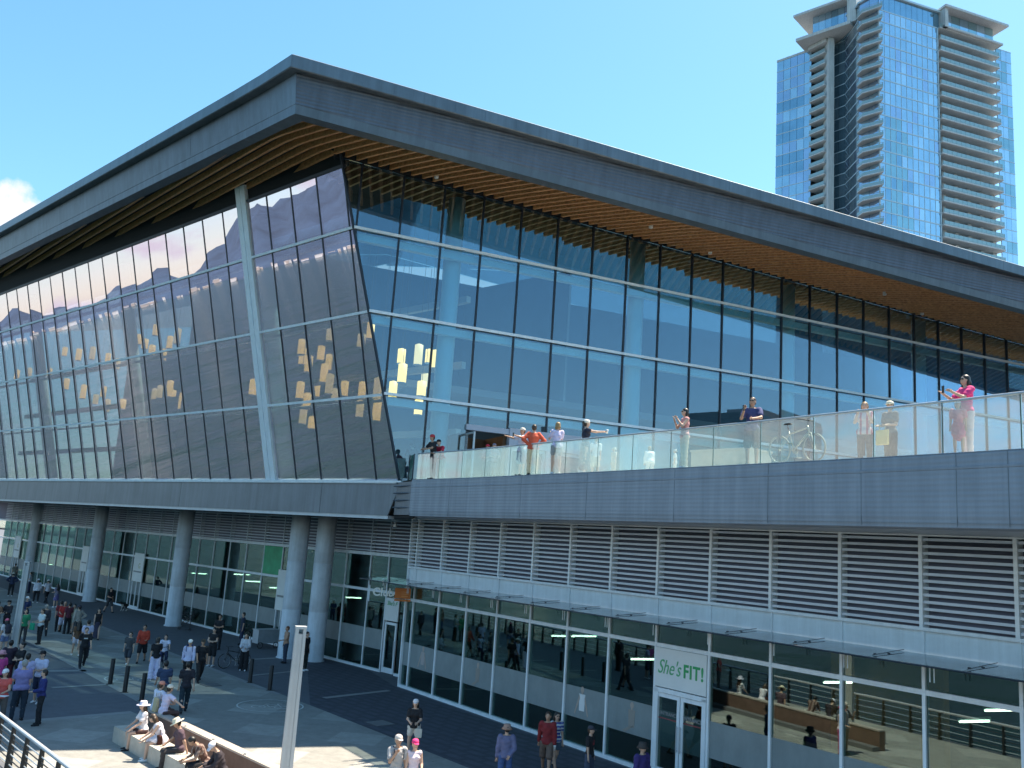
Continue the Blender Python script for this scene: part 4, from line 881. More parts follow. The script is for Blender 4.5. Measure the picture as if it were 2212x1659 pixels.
# lamp posts
postm = mat('lamp_post_metal', (.46, .48, .50), .45, .25, .06, 2)
def lamp_post(p, h, label, w=.30, rz=.3):
    e = empty('lamp_post', tuple(p), label, 'lamp post', None)
    mb = MB(); c, s_ = math.cos(rz), math.sin(rz); Mr = np.array([[c, -s_, 0], [s_, c, 0], [0, 0, 1]])
    t = .86
    def blk(x0, x1, y0, y1, z0, z1, mi=0):
        q = np.array([(x0, y0, z0), (x1, y0, z0), (x1, y1, z0), (x0, y1, z0), (x0*t, y0*t, z1), (x1*t, y0*t, z1), (x1*t, y1*t, z1), (x0*t, y1*t, z1)]); mb.hexa(q@Mr.T+p, mi)
    hw = w/2
    blk(-hw, -hw*.42, -hw, hw, 0, h); blk(hw*.42, hw, -hw, hw, 0, h); blk(-hw*.40, hw*.40, -hw*.8, hw*.8, 0, h-.12)
    mb.build('post', postm, e)
    mb = MB(); mb.box(p+V3(0, 0, h+.03), (w*.92, w*.92, .06), rz=rz); mb.build('cap', postm, e)
    mb = MB(); mb.box(p+V3(0, 0, .04), (w*1.7, w*1.7, .08), rz=rz); mb.build('base_plate', postm, e)
    return e
pL = atz(650, 1358, 4.2); pL[2] = 0
lamp_post(pL, 4.2, 'tall pale square lamp post with grooved sides in the foreground plaza')
pl2 = atz(59, 1216, 4.2); pl2[2] = 0
lamp_post(pl2, 4.2, 'pale lamp post standing among the crowd at far left')
# bollards
bm = mat('bollard_metal', (.012, .013, .016), .4, .3); proto = None
for i, (x, y, lb) in enumerate(((237.5, 1478, 'black steel bollard farthest left in front of the painted circle'), (269, 1496, 'black steel bollard in the middle of the left three'), (305.5, 1514.5, 'black steel bollard nearest the seated group'), (539.5, 1475, 'black steel bollard beside the parked bicycle'), (582, 1491.5, 'black steel bollard nearest the tall lamp post'))):
    p = atz(x, y, 0)
    if proto is None:
        proto = empty('bollard', tuple(p)); o = proto
        a = MB().lathe([(.095, 0), (.09, .01), (.085, .03), (.085, .98), (.075, 1.0)], (0, 0, 0), 18).build('post', bm, None, True); a.parent = o
        a = MB().lathe([(.15, 0), (.15, .012), (.10, .02)], (0, 0, 0), 18).build('base_ring', bm, None, True); a.parent = o
    else: o = copy_tree(proto); o.location = tuple(map(float, p))
    tag(o, lb, 'bollard', 'black bollards along the path')
# bench with back wall
bL, bR = atz(242, 1602, 0), atz(339, 1659, 0); ub = nrm(bR-bL); nb = V3(ub[1], -ub[0], 0); nb = nb if nb@(CAMP-bL) > 0 else -nb
e = empty('concrete_bench', tuple(bL), 'long pale concrete bench with dark brown back wall', 'bench')
FBn = Frame(bL, ub, nb)
mb = MB(); s = 0
while s < 9: FBn.box(mb, s, s+2.98, .0, .45, -.62, 0); s += 3
mb.build('seat', conc_l, e)
corten = mat('bench_back_brown', (.16, .095, .075), .75, 0, .2, 3)
s0w = (atz(305.8, 1526, .95)-bL)@ub-.8
oW = (atz(381.8, 1562, .75)-bL)@nb; oW = min(oW, -.55)
mb = MB(); FBn.box(mb, s0w, 9.9, 0, .70, oW-.28, oW); mb.build('back_wall', corten, e)
mb = MB(); FBn.box(mb, s0w, 9.9, .70, .75, oW-.30, oW+.02); mb.build('coping', mat('coping_tan', (.42, .36, .32), .6, 0, .1, 3), e)
mb = MB()
for k in range(5): c = FBn.P(s0w+1.2+k*1.9, .77, oW-.05); mb.box(c, (.07, .07, .05))
mb.build('skate_stop', mat('stop_pale', (.7, .66, .6), .5), e)
mb = MB(); FBn.box(mb, s0w+.3, 9.9, 0, .16, oW-.65, oW-.28); mb.build('kerb', mat('kerb_dark', (.14, .14, .15), .8), e)
# terrace block seat and tub
d_ = nrm(ray(1578, 980)*V3(1, 1, 0)); ii = min(range(len(fcs)), key=lambda i: abs(np.cross(d_[:2], nrm(fcs[i]*V3(1, 1, 0))[:2]))); c = d_*(np.linalg.norm(fcs[ii][:2])+2.4); c[2] = 8.99
tag(MB().box(c+V3(0, 0, .3), (2.0, 1.0, .6), rz=-.9).box(c+V3(0, 0, .62), (2.06, 1.06, .05), rz=-.9).build('stone_block_seat', conc_l, None, origin=c), 'pale stone block seat behind the glass railing beside the phoning man', 'bench')
# ================================================================ people
def surfnet(fn, lo, hi, c):
    lo = np.array(lo); n = np.ceil((np.array(hi)-lo)/c).astype(int)+1
    ax = [lo[i]+c*np.arange(n[i]) for i in range(3)]
    G = np.stack(np.meshgrid(*ax, indexing='ij'), -1).astype(np.float32)
    Vv = fn(G.reshape(-1, 3)).reshape(n); S = Vv < 0
    nc = n-1; acc = np.zeros((*nc, 3), np.float32); cnt = np.zeros(nc, np.float32); quads = []
    idx = np.full(nc, -1)
    cross = []
    for a in range(3):
        s0 = [slice(None)]*3; s1 = [slice(None)]*3; s0[a] = slice(0, -1); s1[a] = slice(1, None)
        v0, v1 = Vv[tuple(s0)], Vv[tuple(s1)]; m = (v0 < 0) != (v1 < 0); I = np.argwhere(m)
        if len(I) == 0: cross.append((I, None)); continue
        f0 = v0[m]; f1 = v1[m]; t = f0/(f0-f1); p = I.astype(np.float32); p[:, a] += t
        b, d = (a+1) % 3, (a+2) % 3
        for db in (0, -1):
            for dd in (0, -1):
                J = I.copy(); J[:, b] += db; J[:, d] += dd
                ok = (J >= 0).all(1) & (J < nc).all(1)
                np.add.at(acc, tuple(J[ok].T), p[ok]); np.add.at(cnt, tuple(J[ok].T), 1)
        cross.append((I, f0 < 0))
    act = np.argwhere(cnt > 0); idx[tuple(act.T)] = np.arange(len(act))
    vs = acc[tuple(act.T)]/cnt[tuple(act.T)][:, None]*c+lo
    for a in range(3):
        I, ng = cross[a]
        if len(I) == 0: continue
        b, d = (a+1) % 3, (a+2) % 3; q = []
        ok = np.ones(len(I), bool)
        for db, dd in ((0, 0), (-1, 0), (-1, -1), (0, -1)):
            J = I.copy(); J[:, b] += db; J[:, d] += dd; g = (J >= 0).all(1) & (J < nc).all(1); ok &= g; J = np.clip(J, 0, nc-1); q.append(idx[tuple(J.T)])
        q = np.stack(q, 1)[ok]; s_ = ng[ok]; q[~s_] = q[~s_][:, ::-1]; quads.append(q)
    return vs, (np.concatenate(quads) if quads else np.zeros((0, 4), int))
def cone_sdf(P, a, b, ra, rb, sy=1.):
    a = np.array(a, np.float32); b = np.array(b, np.float32); ab = b-a; t = np.clip((P-a)@ab/max(1e-9, ab@ab), 0, 1)
    q = P-(a+t[:, None]*ab); return np.sqrt((q*q).sum(1))-(ra+(rb-ra)*t)
def ell_sdf(P, c, r, Mi=None):
    q = P-np.array(c, np.float32)
    if Mi is not None: q = q@Mi
    q = q/np.array(r, np.float32); k = np.sqrt((q*q).sum(1)); return (k-1)*min(r)
def union(fs, k):
    d = fs[0]
    for f in fs[1:]:
        h = np.clip(.5+.5*(f-d)/k, 0, 1); d = f*(1-h)+d*h-k*h*(1-h)
    return d
def mk_obj(name, vs, fs, m, parent, smooth=True):
    me_ = D_.meshes.new(name); me_.from_pydata(vs.tolist() if hasattr(vs, 'tolist') else vs, [], fs.tolist() if hasattr(fs, 'tolist') else fs)
    for q in (m if isinstance(m, list) else [m]): me_.materials.append(q)
    if smooth: me_.polygons.foreach_set('use_smooth', [True]*len(me_.polygons))
    me_.update(); o = D_.objects.new(name, me_); COL.objects.link(o); o.parent = parent; return o
SKIN = {'l': (.56, .36, .27), 'm': (.44, .26, .18), 'd': (.22, .12, .08)}
def cloth(c): return mat('cloth_%02d_%02d_%02d' % tuple(int(v*99) for v in c), c, .85, 0, .10, 9, .25, 35)
HAIRC = {'black': (.012, .010, .010), 'brown': (.05, .028, .016), 'blond': (.30, .19, .08), 'grey': (.30, .29, .28), 'red': (.14, .05, .02)}
BLK = (.012, .013, .018); NAVY = (.02, .03, .075); WHT = (.75, .75, .78); KHA = (.30, .23, .15); JEAN = (.06, .10, .20); DGR = (.05, .052, .06)
def rot_seg(p, ab, side, L_):   # p: forward pitch (deg, 0 = hanging), ab: sideways
    p, ab = R(p), R(ab); return V3(side*math.sin(ab), math.sin(p)*math.cos(ab), -math.cos(p)*math.cos(ab))*L_
ARMS = {'down': ((2, 7), (8, 3)), 'swingf': ((22, 7), (38, 3)), 'swingb': ((-22, 8), (-8, 4)), 'hips': ((-18, 42), (12, -52)), 'phone': ((45, 8), (115, -12)), 'face': ((35, 12), (150, -22)),
        'fold': ((18, 10), (70, -70)), 'out': ((82, 12), (96, 2)), 'lap': ((20, 10), (72, -25)), 'hold': ((8, 8), (80, -12)), 'lean': ((40, 14), (75, -35)), 'side': ((15, 70), (30, 60)), 'back': ((-12, 10), (-30, -35)), 'knee': ((28, 10), (55, -8)), 'prop': ((-28, 16), (-20, 6)), 'bars': ((55, 8), (62, 4))}
LEGS = {'stand': ((2, 3, -2), (-2, 3, -3)), 'walk': ((24, 2, 16), (-16, 2, -34)), 'walk2': ((-14, 2, -36), (22, 2, 18)), 'sit': ((84, 7, 4), (82, 9, -4)), 'sitw': ((86, 16, 0), (88, 14, 8)), 'cross': ((92, 4, 20), (80, 6, -8)), 'ease': ((6, 6, -2), (-3, 4, -6)), 'ride': ((62, 6, -8), (30, 6, -14))}
PN = [0]; HEAD = {}
def person(pos, face, h, label, top, bot, arms=('down', 'down'), legs='stand', hair=('black', 'short'), hat=None, skin='l', sleeve='short', bottom='pants', shoes=BLK, lean=0, head=(0, 0), fem=False, cell=None, group=None, fat=1., glasses=False, print_=None, stripe=None, child=False):
    """pos = point under the feet (or seat front for sitters); face = compass azimuth the person looks towards"""
    PN[0] += 1; S = h/1.75; e = empty('person', tuple(pos), label, 'person', group, R(-face)); e.scale = (1, 1, 1)
    sk = mat('skin_'+skin, SKIN[skin], .55, 0, .06, 12)
    sh = .185 if not fem else .165; hipw = .095
    ll = LEGS[legs]; seated = legs in ('sit', 'sitw', 'cross'); hipz = .93 if not seated else .56
    if legs == 'ride': hipz = 1.02
    tl = R(lean); tdir = V3(0, math.sin(tl), math.cos(tl)); pel = V3(0, 0, hipz) if not seated else V3(0, -.12, hipz)
    chest = pel+tdir*.36; neck = pel+tdir*.55; nod, turn = head
    hdir = nrm(tdir+V3(0, math.sin(R(nod))*.9, 0)); hc = neck+hdir*.155+V3(0, .015, 0)
    J = {}; prim = []; 
    fw = fat
    prim += [('e', pel+tdir*.02, (.155*fw if not fem else .165*fw, .105*fw, .12)), ('e', pel+tdir*.19, (.135*fw if not fem else .118*fw, .10*fw, .16)), ('e', chest, (.165*fw if not fem else .15*fw, .108*fw, .17)), ('c', chest+tdir*.13+V3(-sh+.03, 0, 0), chest+tdir*.13+V3(sh-.03, 0, 0), .062, .062), ('c', neck-tdir*.03, hc-hdir*.03, .052, .048)]
    if fem: prim += [('e', chest+tdir*.02+V3(-.06, .075, 0), (.06, .055, .06)), ('e', chest+tdir*.02+V3(.06, .075, 0), (.06, .055, .06))]
    J['head'] = hc
    arm_c = []; leg_c = []
    for i, sd_ in enumerate((-1, 1)):
        A = ARMS[arms[i]]; s0 = chest+tdir*.125+V3(sd_*sh, 0, 0); el = s0+rot_seg(*A[0], sd_, .285); wr = el+rot_seg(*A[1], sd_, .25)
        arm_c.append((s0, el, wr)); prim += [('c', s0, el, .052*fw**.5, .040), ('c', el, wr, .040, .027)]
        hd = nrm(wr-el); prim += [('c', wr, wr+hd*.075, .027, .030)]
        Lg = ll[i]; hp = pel+V3(sd_*hipw, 0, -.02); kn = hp+rot_seg(Lg[0], Lg[1], sd_, .43); an = kn+rot_seg(Lg[2], 0, sd_, .42)
        leg_c.append((hp, kn, an)); prim += [('c', hp, kn, .088*fw**.5, .056), ('c', kn, an, .056, .038), ('e', kn+(an-kn)*.28+V3(0, -.022 if not seated else -.02, 0), (.05, .05, .11))]
        prim += [('c', an+V3(0, -.02, -.035), an+V3(0, .14, -.05), .038, .028)]
    zmin = min(a[2][2] for a in leg_c)-.085
    off = V3(0, 0, -zmin) if not seated else V3(0, 0, 0)
    if seated: off = V3(0, 0, -min(0, zmin)*0)
    # head
    tq = R(turn); Rt = np.array([[math.cos(tq), -math.sin(tq), 0], [math.sin(tq), math.cos(tq), 0], [0, 0, 1]])
    def hp_(x, y, z): return hc+Rt@V3(x, y*math.cos(R(nod))+z*math.sin(R(nod)), z*math.cos(R(nod))-y*math.sin(R(nod)))
    hsz = 1.12 if child else 1.0
    prim += [('e', hp_(0, 0, .02), (.076*hsz, .092*hsz, .098*hsz)), ('e', hp_(0, .028, -.045), (.052, .058, .062)), ('c', hp_(0, .085, .012), hp_(0, .104, -.014), .010, .015), ('e', hp_(-.078, -.002, .0), (.012, .02, .032)), ('e', hp_(.078, -.002, 0), (.012, .02, .032)), ('c', hp_(-.022, .078, -.05), hp_(.022, .078, -.05), .012, .012)]
    def ev(prs, inf=0., k=.03):
        def fn(P):
            o = []
            for p in prs:
                if p[0] == 'e': o.append(ell_sdf(P, p[1], tuple(v+inf for v in p[2])))
                else: o.append(cone_sdf(P, p[1], p[2], p[3]+inf, p[4]+inf))
            return union(o, k)
        return fn
    def bounds(prs, inf):
        lo = np.full(3, 9.); hi = -lo
        for p in prs:
            for q, r_ in ((p[1], p[2]),) if p[0] == 'e' else ((p[1], (p[3],)*3), (p[2], (p[4],)*3)):
                lo = np.minimum(lo, np.array(q)-np.array(r_)-inf); hi = np.maximum(hi, np.array(q)+np.array(r_)+inf)
        return lo-.04, hi+.04
    c = cell or .026
    def piece(name, prs, inf, m, k=.03, cc=None, cut=None):
        lo, hi = bounds(prs, inf); f0 = ev(prs, inf, k); ph = PN[0]*1.7
        wr_ = name in ('shirt', 'trousers', 'skirt')
        fn = (lambda P: f0(P)+.0065*np.sin(34*P[:, 2]+14*P[:, 0]+ph+3*np.sin(9*P[:, 1]+ph))*np.sin(19*P[:, 0]-11*P[:, 2]+ph*2)+.003*np.sin(55*P[:, 2]-30*P[:, 0]+ph)) if wr_ else f0; f2 = fn if cut is None else (lambda P: np.maximum(fn(P), cut(P)))
        vs, fs = surfnet(f2, lo, hi, cc or c); vs = (vs+off)*S; return vs, fs
    vs, fs = piece('body', prim, 0, sk, .022)
    # separate fingers and thumb added to the same body mesh, eyes too
    mb = MB()
    for i, sd_ in enumerate((-1, 1)):
        s0, el, wr = arm_c[i]; hd = nrm(wr-el); side = nrm(np.cross(hd, V3(0, 1, .01))) if abs(hd[1]) < .9 else V3(1, 0, 0); pn = np.cross(side, hd)
        base = wr+hd*.08
        for j, ln in enumerate((.062, .074, .070, .054)):
            o_ = side*(j-1.5)*.019; a = base+o_; b_ = a+hd*ln*.55; c_ = b_+nrm(hd*.75+pn*.55)*ln*.5; mb.tube([(a+off)*S, (b_+off)*S, (c_+off)*S], [.0095*S, .009*S, .007*S], 5)
        a = wr+hd*.03-side*.022*sd_; b_ = a+nrm(hd*.6-side*sd_*.8)*.035; mb.tube([(a+off)*S, (b_+off)*S, (b_+hd*.03+off)*S], [.011*S, .010*S, .008*S], 5)
    nb_ = len(mb.f)
    for x in (-.030, .030): mb.lathe([(.001, -.008), (.010, 0), (.001, .008)], (hp_(x, .082, .022)+off)*S, 6, 1)
    mb.box((hp_(0, .092, -.052)+off)*S, (.036*S, .006, .007), 2)
    n0 = len(vs); allv = vs.tolist()+[tuple(v) for v in mb.v]; allf = fs.tolist()+[tuple(n0+i for i in f) for f in mb.f]
    body = mk_obj('body', allv, allf, [sk, mat('eye_dark', (.02, .015, .015), .3), mat('lips', (.30, .12, .10), .5)], e)
    mi = [0]*len(fs)+mb.m; body.data.polygons.foreach_set('material_index', mi)
    # clothes
    tor = prim[:4] if not fem else prim[:4]+prim[5:7]
    hemz = pel[2]-.06
    sp = list(tor)+[('e', pel+V3(0, 0, -.01), (.172*fw, .124*fw, .13))]
    if bottom == 'dress': sp.append(('e', pel+V3(0, 0, -.18) if not seated else pel+V3(0, .16, .0), (.20, .15, .30) if not seated else (.20, .28, .13)))
    for s0, el, wr in arm_c:
        if sleeve == 'short': sp.append(('c', s0, s0+(el-s0)*.62, .060, .056))
        elif sleeve == 'long': sp += [('c', s0, el, .060, .050), ('c', el, el+(wr-el)*.94, .050, .040)]
        elif sleeve == 'cap': sp.append(('c', s0, s0+(el-s0)*.25, .058, .056))
    lowz = (hemz if bottom not in ('dress',) else pel[2]-.50)
    nz_ = neck-tdir*.015
    def cut(P): return np.maximum((lowz-P[:, 2]) if not seated else -1e3+0*P[:, 2], (P-nz_.astype(np.float32))@tdir.astype(np.float32)) if True else None
    def cut2(P):
        a = (P-np.array(nz_, np.float32))@np.array(tdir, np.float32)
        b = (lowz-P[:, 2]); 
        # arms may hang lower than the hem
        rr = np.abs(P[:, 0]) > sh-.015
        return np.maximum(np.where(np.linalg.norm(P[:, :2]-np.array(neck[:2], np.float32), axis=1) < .12, a, -1), np.where(rr, -1, b) if not seated else -1+0*b)
    vs, fs = piece('shirt', sp, .016, None, .035, cut=cut2)
    sm_ = [cloth(top)]
    if stripe is not None:
        sm_.append(cloth(stripe))
    o = mk_obj('shirt' if bottom != 'dress' else 'dress', vs, fs, sm_, e)
    if stripe is not None:
        o.data.polygons.foreach_set('material_index', [1 if int((p.center[0] if print_ == 'v' else p.center[2])/.05) % 2 else 0 for p in o.data.polygons])
    if print_ and print_ != 'v':
        q = chest+V3(0, .115*fw, .0) if print_[0] == 'f' else chest+V3(0, -.115*fw, .03)
        MBp = MB(); MBp.box((q+off)*S, (.13*S, .012, .13*S) if len(print_) < 3 or print_[2] != 'w' else (.16*S, .012, .05*S)); x = MBp.build('shirt_print', cloth((.28, .03, .04) if print_[1] == 'r' else (.6, .6, .6)), None); x.parent = e
    if bottom in ('pants', 'shorts', 'wide'):
        bp = [prim[0]]
        for hp, kn, an in leg_c:
            if bottom == 'pants': bp += [('c', hp, kn, .094*fw**.5, .066), ('c', kn, kn+(an-kn)*.93, .066, .052)]
            elif bottom == 'wide': bp += [('c', hp, kn, .10, .095), ('c', kn, kn+(an-kn)*.97, .095, .10)]
            else: bp += [('c', hp, hp+(kn-hp)*(.92 if not fem else .5), .100*fw**.5, .088)]
        zt = pel[2]+.03
        vs, fs = piece('trousers', bp, .012, None, .025, cut=(lambda P: P[:, 2]-zt)); mk_obj('trousers' if bottom != 'shorts' else 'shorts', vs, fs, cloth(bot), e)
    elif bottom == 'skirt':
        kz = .55
        bp = [prim[0], ('c', pel, pel+V3(0, .0, -.38), .14, .20)] if not seated else [prim[0]]+[('c', l_[0], l_[1], .11, .10) for l_ in leg_c]
        vs, fs = piece('skirt', bp, .012, None, .03, cut=(lambda P: np.maximum(P[:, 2]-pel[2]-.08, pel[2]-.42-P[:, 2]))); mk_obj('skirt', vs, fs, cloth(bot), e)
    elif bottom == 'long':
        bp = [prim[0], ('c', pel, pel+V3(0, 0, -.75), .15, .17)]
        vs, fs = piece('skirt', bp, .012, None, .03, cut=(lambda P: np.maximum(P[:, 2]-pel[2]-.08, .12-P[:, 2]))); mk_obj('skirt', vs, fs, cloth(bot), e)
    for hp, kn, an in leg_c:
        d = V3(0, 1, 0)
        vs, fs = piece('shoe', [('c', an+V3(0, -.035, -.04), an+V3(0, .05, -.045), .046, .046), ('c', an+V3(0, .05, -.05), an+V3(0, .15, -.055), .044, .034)], 0, None, .02, .02, cut=(lambda P, z=an[2]-.085: np.maximum(z-P[:, 2], P[:, 2]-z-.10))); mk_obj('shoe', vs, fs, cloth(shoes), e)
    # hair
    if hair:
        hcM = mat('hair_'+hair[0], HAIRC[hair[0]], .45, 0, .25, 30); hpz = [('e', hp_(0, -.018, .038), (.084*hsz, .095*hsz, .092*hsz)), ('e', hp_(0, -.045, -.01), (.075, .062, .08))]
        if hair[1] == 'long': hpz += [('c', hp_(-.05, -.055, -.03), neck+V3(-.07, -.085, -.18), .055, .05), ('c', hp_(.05, -.055, -.03), neck+V3(.07, -.085, -.18), .055, .05), ('c', hp_(0, -.07, -.03), neck+V3(0, -.11, -.20), .06, .05)]
        if hair[1] == 'bob': hpz += [('c', hp_(-.07, -.02, 0), hp_(-.068, -.02, -.10), .028, .025), ('c', hp_(.07, -.02, 0), hp_(.068, -.02, -.10), .028, .025), ('c', hp_(-.03, -.07, -.05), hp_(.03, -.07, -.05), .05, .05)]
        if hair[1] == 'bun': hpz += [('e', hp_(0, -.11, .05), (.045, .045, .045))]
        fc_ = np.array(hp_(0, .115, -.05), np.float32)
        vs, fs = piece('hair', hpz, .004, None, .02, .018, cut=(lambda P: .088-np.linalg.norm(P-fc_, axis=1))); mk_obj('hair', vs, fs, hcM, e)
    if hat:
        kind, hcol = hat; mb = MB(); top_ = hp_(0, -.008, .055)
        if kind == 'cap':
            mb.lathe([(.100, -.02), (.100, .02), (.085, .062), (.05, .085), (.012, .092)], (0, 0, 0), 14, sc=(.95, 1.08)); mb.add([(-.07, .08, -.01), (.07, .08, -.01), (.05, .18, -.03), (-.05, .18, -.03), (-.07, .08, 0), (.07, .08, 0), (.05, .18, -.022), (-.05, .18, -.022)], [(3, 2, 1, 0), (4, 5, 6, 7), (0, 1, 5, 4), (1, 2, 6, 5), (2, 3, 7, 6), (3, 0, 4, 7)])
        elif kind == 'bucket': mb.lathe([(.16, -.06), (.105, .0), (.102, .05), (.092, .075), (.01, .082)], (0, 0, 0), 16)
        elif kind == 'beanie': mb.lathe([(.101, -.03), (.100, .03), (.075, .08), (.01, .10)], (0, 0, 0), 14, sc=(.95, 1.08))
        else: mb.lathe([(.20, -.025), (.195, -.010), (.108, .0), (.103, .07), (.085, .105), (.02, .098)], (0, 0, 0), 20, sc=(.95, 1.05))
        v = np.array(mb.v)@np.array([[1, 0, 0], [0, math.cos(R(nod)), -math.sin(R(nod))], [0, math.sin(R(nod)), math.cos(R(nod))]])@Rt.T
        v = (v+np.array(top_)+off)*S; mk_obj('cap' if kind in ('cap', 'beanie') else 'hat', v, [list(f) for f in mb.f], cloth(hcol), e)
    if glasses:
        mb = MB(); 
        for x in (-.032, .032): mb.lathe([(.02, -.012), (.026, 0), (.02, .012)], (hp_(x, .088, .022)+off)*S, 10)
        mb.box((hp_(0, .098, .024)+off)*S, (.04, .008, .008)); x = mb.build('sunglasses', mat('sunglass', (.01, .01, .012), .2), None); x.parent = e
    HEAD[e.name] = local_to_world(pos, face, (hc+off)*S); return e, arm_c, off, S, face
def local_to_world(pos, face, v):
    a = R(-face); c, s = math.cos(a), math.sin(a); return V3(pos[0]+v[0]*c-v[1]*s, pos[1]+v[0]*s+v[1]*c, pos[2]+v[2])
def at_head(px, py, h, z0=0.): p = atz(px, py, z0+h); p[2] = z0; return p
def face_cam(p, d=0): v = CAMP-p; return math.degrees(math.atan2(v[0], v[1]))+d
def bag(pos, face, dims, col, label, kind='tote_bag', cat='bag', handles=True):
    e = empty(kind, tuple(pos), label, cat, None, R(-face)); w, d, h = dims; mb = MB()
    q = [(-w/2, -d/2, 0), (w/2, -d/2, 0), (w/2, d/2, 0), (-w/2, d/2, 0), (-w*.54, -d*.3, h), (w*.54, -d*.3, h), (w*.54, d*.3, h), (-w*.54, d*.3, h)]; mb.hexa(q); x = mb.build('bag_body', cloth(col), None); x.parent = e
    b = x.modifiers.new('b', 'BEVEL'); b.width = min(dims)*.2; b.segments = 2
    if handles:
        mb = MB(); mb.tube([(-w*.25, 0, h*.97), (-w*.22, 0, h+.14), (0, 0, h+.2), (w*.22, 0, h+.14), (w*.25, 0, h*.97)], .009, 5); x = mb.build('handle', cloth(tuple(v*.7 for v in col)), None); x.parent = e
    return e
def backpack(pos, face, h, col, label, lean=0):
    v = local_to_world(pos, face, V3(0, -.20, .0)); e = empty('backpack', (v[0], v[1], pos[2]+.60*h), label, 'backpack', None, R(-face)); s = h/1.75
    mb = MB(); mb.lathe([(.02, .0), (.14, .02), (.16, .12), (.155, .34), (.11, .44), (.02, .46)], (0, 0, 0), 14, sc=(1*s, .62*s)); x = mb.build('bag_body', cloth(col), None, True); x.parent = e
    mb = MB(); mb.lathe([(.02, .03), (.10, .04), (.11, .1), (.10, .2), (.02, .22)], (0, -.09, 0), 12, sc=(1*s, .4*s)); x = mb.build('pocket', cloth(tuple(q*.7 for q in col)), None, True); x.parent = e
    mb = MB()
    for sx_ in (-.1, .1): mb.tube([(sx_, .06, .38), (sx_*1.1, .16, .48), (sx_*1.25, .31, .40), (sx_*1.25, .33, .24), (sx_*1.2, .16, .06)], .016, 5)
    x = mb.build('strap', cloth(col), None); x.parent = e; return e
def phone(pos, face, v, label):
    p = local_to_world(pos, face, v); e = tag(MB().box((0, 0, 0), (.075, .012, .15)).box((0, -.007, 0), (.066, .004, .135)).build('phone', mat('phone_black', (.02, .02, .025), .2), None), label, 'phone'); e.location = tuple(p); e.rotation_euler = (0, 0, R(-face)); return e
def wristw(res, i, pos, extra=.09):
    e, arm_c, off, S, face = res; s0, el, wr = arm_c[i]; v = (wr+nrm(wr-el)*extra+off)*S; return local_to_world(pos, face, v)
def bicycle(pos, az, label, col=(.02, .02, .022), lean=4, tyre=(.015, .015, .015), rim_c=(.4, .4, .42), group=None):
    e = empty('bicycle', tuple(pos), label, 'bicycle', group); e.rotation_euler = (R(lean), 0, R(90-az))
    fm = mat('bike_paint_%d' % int(sum(col)*100), col, .3, .3); tm = mat('bike_tyre_%d' % int(sum(tyre)*100), tyre, .8); rm = mat('bike_rim_%d' % int(sum(rim_c)*100), rim_c, .3, .6); bk = mat('bike_black', (.015, .015, .015), .6)
    def lk(mb, n, m, par=e, sm=True): o = mb.build(n, m, None, sm); o.parent = par; return o
    for x in (-.52, .52):
        c = V3(x, 0, .34); pts = [c+V3(.325*math.cos(a), 0, .325*math.sin(a)) for a in np.linspace(0, 2*math.pi, 33)[:-1]]
        mb = MB(); mb.tube([c+(p-c)*.94 for p in pts], .012, 5, closed=True); mb.tube([c+V3(0, -.04, 0), c+V3(0, .04, 0)], .022, 8)
        for k in range(14): a = k*math.pi*2/14; mb.tube([c, c+V3(.30*math.cos(a), 0, .30*math.sin(a))], .0022, 3)
        w = lk(mb, 'wheel', rm); mb = MB(); mb.tube(pts, .019, 6, closed=True); lk(mb, 'tyre', tm, w)
    bb, st, hd0, hd1 = V3(-.08, 0, .30), V3(-.22, 0, .80), V3(.36, 0, .86), V3(.39, 0, .72); rw, fw = V3(-.52, 0, .34), V3(.52, 0, .34)
    mb = MB()
    for a, b, r in ((bb, st, .017), (bb, hd1, .021), (st-V3(-.03, 0, .1)*1, hd0-V3(0, 0, .05), .018), (hd0, hd1, .022)): mb.tube([a, b], r, 8)
    for y in (-.05, .05): mb.tube([bb+V3(0, y*.6, 0), rw+V3(0, y, 0)], .010, 6); mb.tube([st-V3(-.02, 0, .08)+V3(0, y*.4, 0), rw+V3(0, y, 0)], .009, 6)
    lk(mb, 'frame', fm); mb = MB()
    for y in (-.05, .05): mb.tube([hd1+V3(.01, y, -.02), fw+V3(0, y, 0)], .012, 6)
    mb.tube([hd1+V3(.01, -.05, -.02), hd1+V3(.01, .05, -.02)], .013, 6); lk(mb, 'fork', fm)
    mb = MB(); mb.tube([hd0, hd0+V3(.03, 0, .12)], .014, 6); mb.tube([hd0+V3(-.06, -.30, .15), hd0+V3(.03, -.2, .14), hd0+V3(.05, 0, .12), hd0+V3(.03, .2, .14), hd0+V3(-.06, .30, .15)], .012, 6); lk(mb, 'handlebar', bk)
    mb = MB(); mb.tube([st, st+V3(-.02, 0, .12)], .013, 6); mb.lathe([(.02, .12), (.08, .13), (.07, .16), (.02, .17)], st, 12, sc=(1.6, 1)); lk(mb, 'saddle', bk)
    mb = MB(); mb.lathe([(.085, -.005), (.085, .005)], (0, 0, 0), 16); mb.v = [(bb[0]+v[0], .05+v[2], bb[2]+v[1]) for v in mb.v]; mb.tube([bb+V3(0, .06, 0), bb+V3(.06, .06, -.16)], .010, 5); mb.tube([bb+V3(0, -.06, 0), bb+V3(-.06, -.06, .16)], .010, 5); mb.box(bb+V3(.06, .11, -.17), (.09, .09, .02)); mb.box(bb+V3(-.06, -.11, .17), (.09, .09, .02)); lk(mb, 'crank', rm, e, False)
    return e
def hd(px, py, h, z0=0.): return at_head(px, py, h, z0)
GRP = 'people walking and standing on the plaza'
def P_(px, py, h, face, label, top, bot, **k):
    p = hd(px, py, h); k.setdefault('group', GRP); return person(p, face_cam(p, face), h, label, top, bot, **k), p
